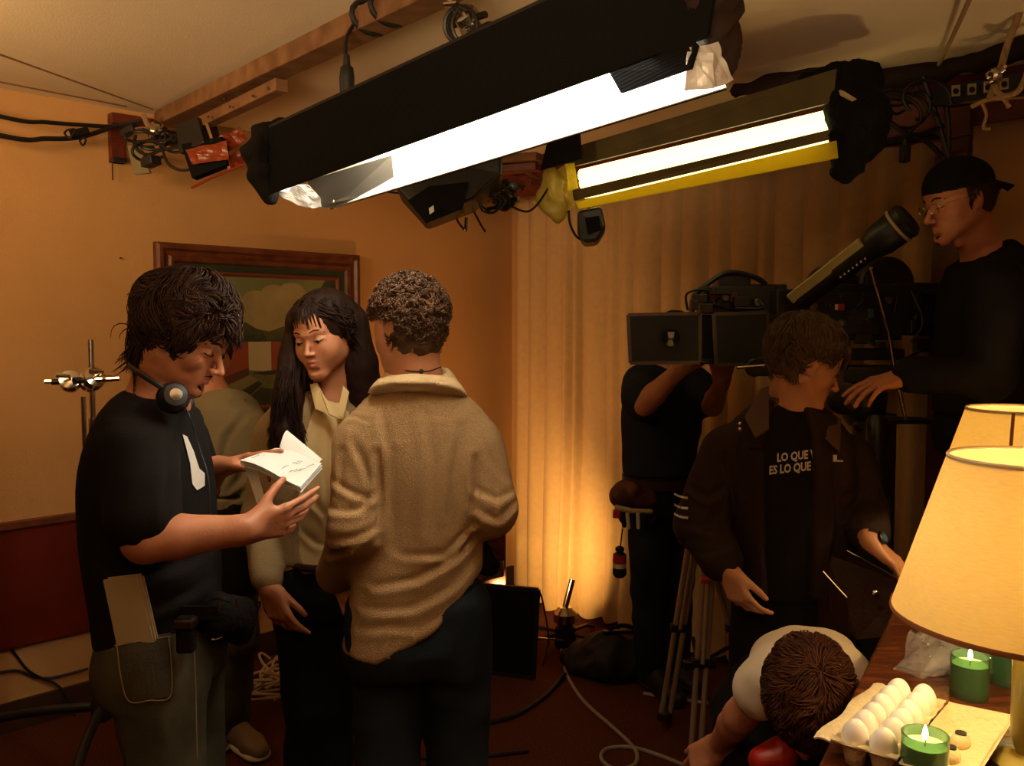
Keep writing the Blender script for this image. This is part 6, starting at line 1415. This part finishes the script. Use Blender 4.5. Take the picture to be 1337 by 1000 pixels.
def clutter():
    # black flag leaning behind the actor
    t = thing('floor_flag', 'black rectangular flag standing on the floor behind the man in beige pullover', 'flag', G(660, 3.85, 0))
    q = [P(616, 763, 3.9), P(703, 770, 3.8), P(697, 893, 3.84), P(612, 880, 3.94)]; q[2].z = max(.01, q[2].z); q[3].z = max(.01, q[3].z)
    MB().slab(q, .012).build('cloth_panel', 'black_cloth', t, smooth=False)
    for i in range(4): MB().bar(q[i], q[(i+1) % 4], .016, .018).build('frame_bar', 'black_metal', t, smooth=False)
    # wooden set-dressing box on a stand behind
    t = thing('wooden_crate', 'reddish wooden equipment crate behind the right elbow of the man in beige pullover', 'crate', P(640, 720, 4.2))
    MB().box(P(628, 722, 4.15), (.24, .25, .30)).build('crate_body', 'wood_red', t, smooth=False, bevel=.004)
    MB().slab([P(608, 742, 3.92), P(658, 732, 3.90), P(658, 752, 3.90), P(608, 764, 3.92)], .02).build('front_lip', 'wood_pine', t, smooth=False, bevel=.003)
    MB().bar(P(606, 694, 3.95), P(655, 690, 3.92), .03, .02).build('top_edge', 'wood_pine', t, smooth=False)
    for x, y in ((650, 740), (630, 748), (628, 756)): MB().lathe(P(x, y, 3.885), [(.008, -.004), (.008, .002), (.002, .004)], 10, (0, -1, 0)).build('screw', 'chrome', t)
    MB().box(V((P(628, 800, 4.15).x, 4.15, .165)), (.22, .22, .33)).build('plinth', 'wood_red', t, smooth=False)
    b = thing('camera_bag', 'small black strapped bag hanging on the wooden crate', 'bag', P(630, 725, 3.9))
    S_ = SDF(); S_.cone(P(624, 712, 3.9), P(636, 738, 3.88), .045, .05, .02, 1.1, V((1, 0, 0))); surf(S_, 'pouch', ['black_cloth'], .009, b, folds(.004, 15))
    cable('strap', [P(612, 700, 3.9), P(626, 702, 3.86), P(640, 715, 3.86), P(646, 736, 3.86)], .007, 'black_cloth', b)
    # low stand base with chrome spigot
    t = thing('low_stand', 'low floor stand with upright chrome spigot in front of the curtain', 'stand', G(738, 4.25, 0))
    c = G(738, 4.25, 0); MB().lathe(c, [(.05, 0), (.055, .02), (.05, .10), (.03, .12)], 18).build('hub', 'black_metal', t)
    MB().lathe(c, [(.045, .12), (.06, .13), (.06, .17), (.03, .20)], 18).build('clamp_ring', 'chrome', t); MB().tube([c+V((0, 0, .2)), c+V((.035, 0, .34))], .015, 12).build('spigot', 'chrome', t)
    for a in (3.5, 5.9, 1.0, 2.3): MB().tube([c+V((0, 0, .07)), c+V((math.cos(a)*.22, math.sin(a)*.2, .05)), c+V((math.cos(a)*.30, math.sin(a)*.3, .012))], .010, 8).build('leg', 'dark_metal', t)
    t = thing('wire_frame', 'thin bent chrome wire leaning beside the black floor flag', 'rod', G(715, 4.0, 0))
    MB().tube(spline([P(703, 770, 3.95), P(708, 782, 3.95), P(716, 830, 3.96), P(712, 860, 3.98), G(708, 3.98, .01)], 4), .005, 6).build('rod', 'chrome', t); MB().tube([P(700, 833, 3.94), P(735, 836, 4.0)], .005, 6).build('rod', 'chrome', t)
    t = thing('sand_bag', 'dark sand bag lying on the carpet before the curtain', 'bag', G(805, 3.85, 0))
    S_ = SDF(); S_.cone(G(762, 3.9, .07), G(792, 3.85, .10), .08, .11, .03); S_.cone(G(792, 3.85, .10), G(818, 3.85, .09), .11, .09, .02); S_.cone(G(742, 4.0, .04), G(770, 3.92, .06), .04, .06, .02); S_.cut(V((0, 0, .004)), (0, 0, -1))
    surf(S_, 'sack', ['gasbag'], .010, t, folds(.010, 12, (1, 1, 1), 4)); cable('handle', [G(785, 3.84, .18), G(800, 3.84, .24), G(825, 3.84, .24), G(838, 3.84, .17)], .010, 'black_cloth', t)
    MB().bar(G(787, 3.82, .225), G(832, 3.86, .215), .02, .015).build('buckle_bar', 'dark_metal', t, smooth=False)
    # cables on the floor
    def fl(pts, z): return [G(x, CAMZ*1, z) if False else floorpt(x, y, z) for x, y in pts]
    def floorpt(px, py, z):
        lo, hi = .5, 12
        for _ in range(40):
            m_ = (lo+hi)/2
            if P(px, py, m_).z > z: lo = m_
            else: hi = m_
        return P(px, py, lo)
    for nm, pts, r, m, lab in (('cable', [(733, 848), (740, 880), (762, 915), (795, 945), (820, 968), (832, 985), (826, 1000), (800, 1003), (785, 990), (792, 978), (820, 975), (855, 984), (905, 1004)], .0075, 'cable_grey', 'pale grey cable looping over the carpet towards the tripod'),
                             ('cable', [(738, 880), (715, 905), (688, 925), (660, 938), (600, 950), (548, 958)], .010, 'cable_black', 'thick black cable crossing the carpet behind the man in beige'),
                             ('cable', [(690, 980), (620, 988), (560, 990), (520, 985)], .008, 'cable_black', 'black cable on the carpet between the legs of the man in beige'),
                             ('cable', [(840, 905), (880, 912), (925, 918)], .008, 'cable_grey', 'short pale cable on the carpet by the assistant shoe')):
        o = MB().tube(spline(fl(pts, r), 8), r, 8).build(nm, m); tag(o, lab, 'cable')
    t = thing('cable_heap', 'tangled heap of white cables on the floor along the left wall', 'cable', floorpt(355, 885, 0)); r2 = random.Random(5)
    for k in range(9):
        c = floorpt(r2.uniform(335, 385), r2.uniform(872, 915), .01); rx, ry = r2.uniform(.05, .13), r2.uniform(.05, .12); a0 = r2.uniform(0, 6); zz = r2.uniform(.01, .06)
        cable('loop', [c+V((rx*math.cos(a0+a)+.01*a, ry*math.sin(a0+a), zz*(1+math.sin(a*1.3))+.008)) for a in [i*.8 for i in range(9)]], .0062, 'cable_white', t, 6, 5)
    cable('loop', [floorpt(332, 900, .01), floorpt(345, 880, .09), floorpt(365, 868, .06), floorpt(392, 880, .01), floorpt(420, 905, .01)], .006, 'cable_white', t)
    # wall cables at lower left
    for pts, lab in (([LWP(-60, .46, .03), LWP(-10, .36, .012), LWP(22, .22, .01), LWP(60, .13, .03), LWP(75, .01, .06)], 'thin black cable drooping down the left wall below the red panel'), ([LWP(-60, .24, .012), LWP(0, .24, .012), LWP(30, .19, .012), LWP(55, .17, .012), LWP(100, .17, .015)], 'thin black cable running sideways low on the left wall'),
                     ([LWP(318, .36, .01), LWP(320, .26, .012), LWP(332, .27, .012), LWP(322, .16, .012), LWP(322, .01, .05)], 'thin black cable on the wall right of the stooping man'), ([LWP(385, .36, .01), LWP(376, .26, .012), LWP(366, .18, .012), LWP(362, .01, .05)], 'thin black cable on the wall beside the woman in blouse')):
        o = MB().tube(spline(pts, 8), .0055, 6).build('wall_cable', 'cable_black'); tag(o, lab, 'cable')
    t = thing('small_practical', 'small hidden lamp head behind the man in beige lighting the wall', 'light', P(585, 690, 3.95))
    MB().lathe(P(562, 690, 3.95), [(.05, -.06), (.055, .0), (.045, .05)], 18, (.3, .7, .5)).build('lamp_body', 'black_metal', t); MB().tube([P(562, 700, 3.93), G(562, 3.93, .02)], .014).build('stand_post', 'black_metal', t); MB().lathe(G(562, 3.93, 0), [(.14, 0), (.14, .015), (.02, .03)], 20).build('stand_base', 'black_metal', t)
clutter()
# ------------------------------------------------------------ sideboard and what stands on it
TZ = .86
def table():
    t = thing('sideboard', 'polished dark reddish wooden sideboard in the lower right corner', 'table', V((1.0, 1.9, 0)))
    a, b = V((.395, 1.22, TZ)), V((1.065, 2.36, TZ)); e = (b-a).normalized(); n = V((e.y, -e.x, 0)); W_D = 1.15
    c, d = b+n*W_D, a+n*W_D; dz = V((0, 0, .018))
    MB().slab([a-dz, b-dz, c-dz, d-dz], .036).build('table_top', 'table_wood', t, smooth=False, bevel=.006)
    q = [a+e*.04+n*.04, b-e*.04+n*.04, c-e*.04-n*.04, d+e*.04-n*.04]
    for i in range(4):
        p0, p1 = q[i], q[(i+1) % 4]; MB().slab([V((p0.x, p0.y, TZ-.036)), V((p1.x, p1.y, TZ-.036)), V((p1.x, p1.y, .08)), V((p0.x, p0.y, .08))], .02).build('side_panel', 'wood_red', t, smooth=False)
    for p0 in q: MB().box(V((p0.x, p0.y, .04)), (.06, .06, .08)).build('foot', 'wood_red', t, smooth=False)
table()
def table_lamp(c, zt, label, power, seam=False, rb=.207, rt=.127, h=.262):
    t = thing('table_lamp', label, 'lamp', V((c.x, c.y, TZ)), 'table lamps on the sideboard'); z1 = zt; z0 = zt-h; cc = V((c.x, c.y, 0))
    th = .0025; prof = []
    for i in range(11):
        f = i/10; prof.append((rb+(rt-rb)*f, z0+h*f))
    MB().lathe(cc, prof+[(r-th, z) for r, z in reversed(prof)], 64, closed=True).build('lamp_shade', 'shade_linen', t)
    MB().lathe(cc, [(rb+.001, z0-.003), (rb+.002, z0), (rb+.001, z0+.006), (rb-.003, z0+.002)], 64, closed=True).build('lower_trim', 'shade_trim', t)
    MB().lathe(cc, [(rt+.001, z1-.006), (rt+.002, z1), (rt, z1+.003), (rt-.003, z1-.002)], 64, closed=True).build('upper_trim', 'shade_rim', t)
    a0 = math.radians(233)
    if seam: MB().slab([cc+V((math.cos(a)*(r+.002), math.sin(a)*(r+.002), z)) for a, r, z in ((a0-.02, rb, z0), (a0+.02, rb, z0), (a0+.03, rt, z1), (a0-.03, rt, z1))], .001).build('seam', 'shade_trim', t, smooth=False)
    MB().lathe(cc, [(.048, TZ), (.050, TZ+.008), (.040, TZ+.014), (.012, TZ+.022), (.016, TZ+.034), (.021, TZ+.055), (.022, TZ+.09), (.022, TZ+.2), (.018, TZ+.225), (.012, TZ+.235), (.010, TZ+.29)], 36).build('lamp_base', 'lamp_ceramic', t)
    MB().tube([cc+V((0, 0, TZ+.25)), cc+V((0, 0, z0+.05))], .004).build('stem', 'dark_metal', t)
    for a in (): MB().tube([cc+V((0, 0, z1-.012)), cc+V((math.cos(a)*(rt-.003), math.sin(a)*(rt-.003), z1-.008))], .002, 6).build('spider_arm', 'dark_metal', t)
    MB().lathe(cc, [(.001, z0+.05), (.012, z0+.055), (.028, z0+.09), (.030, z0+.115), (.020, z0+.14), (.001, z0+.15)], 18).build('light_bulb', 'bulb', t)
    lamp('table_lamp_glow', 'POINT', cc+V((0, 0, z0+.10)), power, (1, .66, .27), shadow_soft_size=.035)
def linen():
    m = bpy.data.materials.new('shade_linen'); m.use_nodes = True; N, L = m.node_tree.nodes, m.node_tree.links; N.remove(N['Principled BSDF'])
    d = N.new('ShaderNodeBsdfDiffuse'); t = N.new('ShaderNodeBsdfTranslucent'); mx = N.new('ShaderNodeMixShader'); mx.inputs[0].default_value = .55
    tc = N.new('ShaderNodeTexCoord'); mp = N.new('ShaderNodeMapping'); mp.inputs['Scale'].default_value = (1, 1, 9); n = N.new('ShaderNodeTexNoise'); n.inputs['Scale'].default_value = 60; n.inputs['Detail'].default_value = 4
    r = N.new('ShaderNodeMix'); r.data_type = 'RGBA'; r.inputs[6].default_value = (.80, .60, .26, 1); r.inputs[7].default_value = (.95, .85, .52, 1)
    L.new(tc.outputs['Object'], mp.inputs['Vector']); L.new(mp.outputs['Vector'], n.inputs['Vector']); L.new(n.outputs['Fac'], r.inputs[0])
    for q in (d, t): L.new(r.outputs[2], q.inputs['Color'])
    L.new(d.outputs[0], mx.inputs[1]); L.new(t.outputs[0], mx.inputs[2]); L.new(mx.outputs[0], N['Material Output'].inputs['Surface']); M['shade_linen'] = m
linen(); mk('shade_trim', (.30, .10, .03), .7); mk('shade_rim', (.75, .55, .28), .7)
c1 = P(1352, 598, 1.40); table_lamp(c1, c1.z, 'large cream linen table lamp, the nearer of two, at the right edge', 30)
c2 = P(1333, 534, 2.26); table_lamp(c2, c2.z, 'cream table lamp with a red seam standing behind the nearer table lamp', 22, True)
def onplane(px, py, z):
    lo, hi = .4, 12
    for _ in range(40):
        m_ = (lo+hi)/2
        if P(px, py, m_).z > z: lo = m_
        else: hi = m_
    return P(px, py, lo)
def eggs():
    t = thing('egg_carton', 'open cardboard egg carton on the sideboard with its lid folded back', 'carton', onplane(1180, 950, TZ))
    a, b = onplane(1117, 962, TZ+.045), onplane(1180, 898, TZ+.045); e = (b-a); e.z = 0; e.normalize(); n = V((e.y, -e.x, 0)); n.z = 0; sp = .0445; a.z = 0
    o = a
    base = MB(); ni, nj = 6, 2; N1, N2 = 60, 20; g = []
    for i in range(N1+1):
        r = []
        for j in range(N2+1):
            x = -.030+(sp*(ni-1)+.06)*i/N1; y = -.030+(sp*(nj-1)+.06)*j/N2
            cx = math.cos(2*math.pi*x/sp); cy = math.cos(2*math.pi*y/sp); z = .030-.018*(cx+cy)/2 - .006
            ed = min(1, min(i, N1-i)/3, min(j, N2-j)/2); z = z*ed+.038*(1-ed)
            r.append(o+e*x+n*y+V((0, 0, TZ+.004+z)))
        g.append(r)
    MB().sheet(g, .003).build('tray', 'carton', t)
    for j in range(2):                                             # outer cup walls
        for i in range(6):
            c = o+e*(sp*i)+n*(sp*j); MB().lathe(V((c.x, c.y, TZ)), [(.013, 0), (.015, .002), (.0225, .036), (.021, .036), (.012, .004)], 14).build('egg_cup', 'carton', t)
    # flap towards the near left edge, lid on the far side
    L0, L1 = -.034, sp*5+.034
    fl = []; 
    for i in range(13):
        x = L0+(L1-L0)*i/12; fl.append([o+e*x+n*(-.030-.026*f-(.004*math.sin(i))*f)+V((0, 0, TZ+.040+.010*f-.012*f*f)) for f in (0, .35, .7, 1)])
    MB().sheet(fl, .003).build('locking_flap', 'carton', t)
    y0 = sp+.034; lid = []
    for i in range(25):
        x = L0+(L1-L0)*i/24; row = []
        for j in range(13):
            f = j/12; y = y0+.105*f; ed = min(1, i/2.2, (24-i)/2.2, j/1.8, (12-j)/1.8); z = .040-.030*ed+.006*f
            row.append(o+e*x+n*y+V((0, 0, TZ+z)))
        lid.append(row)
    MB().sheet(lid, .003).build('lid', 'carton', t)
    for x in (.085, .150):
        c = o+e*x+n*(y0+.045); S_ = SDF(); S_.ell(V((c.x, c.y, TZ+.020)), (.022, .016, .016), [e, n, V((0, 0, 1))], .01); S_.cut(V((0, 0, TZ+.010)), (0, 0, -1)); surf(S_, 'lid_boss', ['carton'], .004, t)
        MB().lathe(V((c.x, c.y, TZ+.0352)), [(.009, -.003), (.009, .0016), (.001, .0018)], 14).build('latch_hole', 'black_metal', t)
    prof = []
    for i in range(15):
        a_ = math.pi*i/14; z = -math.cos(a_)*.0285; r = math.sin(a_)*.0218*(1-.10*math.cos(math.pi-a_)*1.0); prof.append((max(r, 1e-6), z))
    me = None; lab = {}
    names = ['first', 'second', 'third', 'fourth', 'fifth', 'sixth']
    r2 = random.Random(3)
    for j in range(2):
        for i in range(6):
            if (i, j) in ((5, 1), (4, 1)) and False: continue
            c = o+e*(sp*i)+n*(sp*j)+V((r2.uniform(-.001, .001), r2.uniform(-.001, .001), TZ+.0465))
            if me is None:
                ob = MB().lathe((0, 0, 0), prof, 28).build('egg', 'egg_shell'); me = ob.data
            else: ob = ob0.copy(); COL.objects.link(ob)
            if i == j == 0: ob0 = ob
            ob.location = c; ob.rotation_euler = (r2.uniform(-.2, .2), r2.uniform(-.2, .2), 0)
            side = 'flap side' if j == 0 else 'lid side'
            tag(ob, f'white egg, {side} row, {names[i]} from near end of carton', 'egg', 'eggs in the carton')
eggs()
def candles():
    for px, py, lab in ((1265, 909, 'green glass candle lit beyond the lid of the egg carton'), (1206, 1024, 'green glass candle lit in front of the egg carton'), (1317, 893, 'green glass candle standing behind the base of the nearer table lamp')):
        c = onplane(px, py, TZ); t = thing('glass_candle', lab, 'candle', c, 'green glass candles'); h = .082; r = .035
        MB().lathe(c, [(.001, .0), (r-.002, 0), (r, .003), (r, h), (r-.0012, h+.001), (r-.003, h), (r-.003, .012), (.001, .010)], 36).build('glass', 'glass_green', t)
        MB().lathe(c, [(.001, .013), (r-.0035, .013), (r-.0035, h-.016), (r-.006, h-.018), (.010, h-.020), (.001, h-.019)], 30).build('wax', 'candle_wax', t)
        MB().tube([c+V((0, 0, h-.02)), c+V((.001, 0, h-.010))], .0012, 6).build('wick', 'black_metal', t)
        MB().lathe(c+V((0, 0, h-.010)), [(.0005, 0), (.0035, .004), (.0045, .009), (.003, .017), (.0004, .025)], 12).build('flame', 'flame', t)
        lamp('candle_glow', 'POINT', c+V((0, 0, h+.004)), .25, (1, .62, .25), shadow_soft_size=.006)
candles()
def plastic():
    t = thing('plastic_bag', 'crumpled clear plastic bag on the sideboard behind the egg carton', 'bag', onplane(1245, 862, TZ))
    for k, (q, am) in enumerate(((((1168, 872), (1230, 893), (1262, 850), (1205, 822)), .024), (((1205, 880), (1330, 896), (1330, 850), (1240, 832)), .026), (((1200, 856), (1262, 868), (1285, 832), (1225, 818)), .030), (((1270, 872), (1335, 880), (1335, 836), (1285, 828)), .022))):
        hs = [.012, .014, .045, .040] if k != 2 else [.04, .05, .055, .05]
        o = crumple('film', [onplane(x, y, TZ+.004)+V((0, 0, h)) for (x, y), h in zip(q, hs)], 'plastic_film', t, 22, am, 21+k, .0008)
        for v in o.data.vertices: v.co.z = max(v.co.z, TZ+.0015)
plastic()
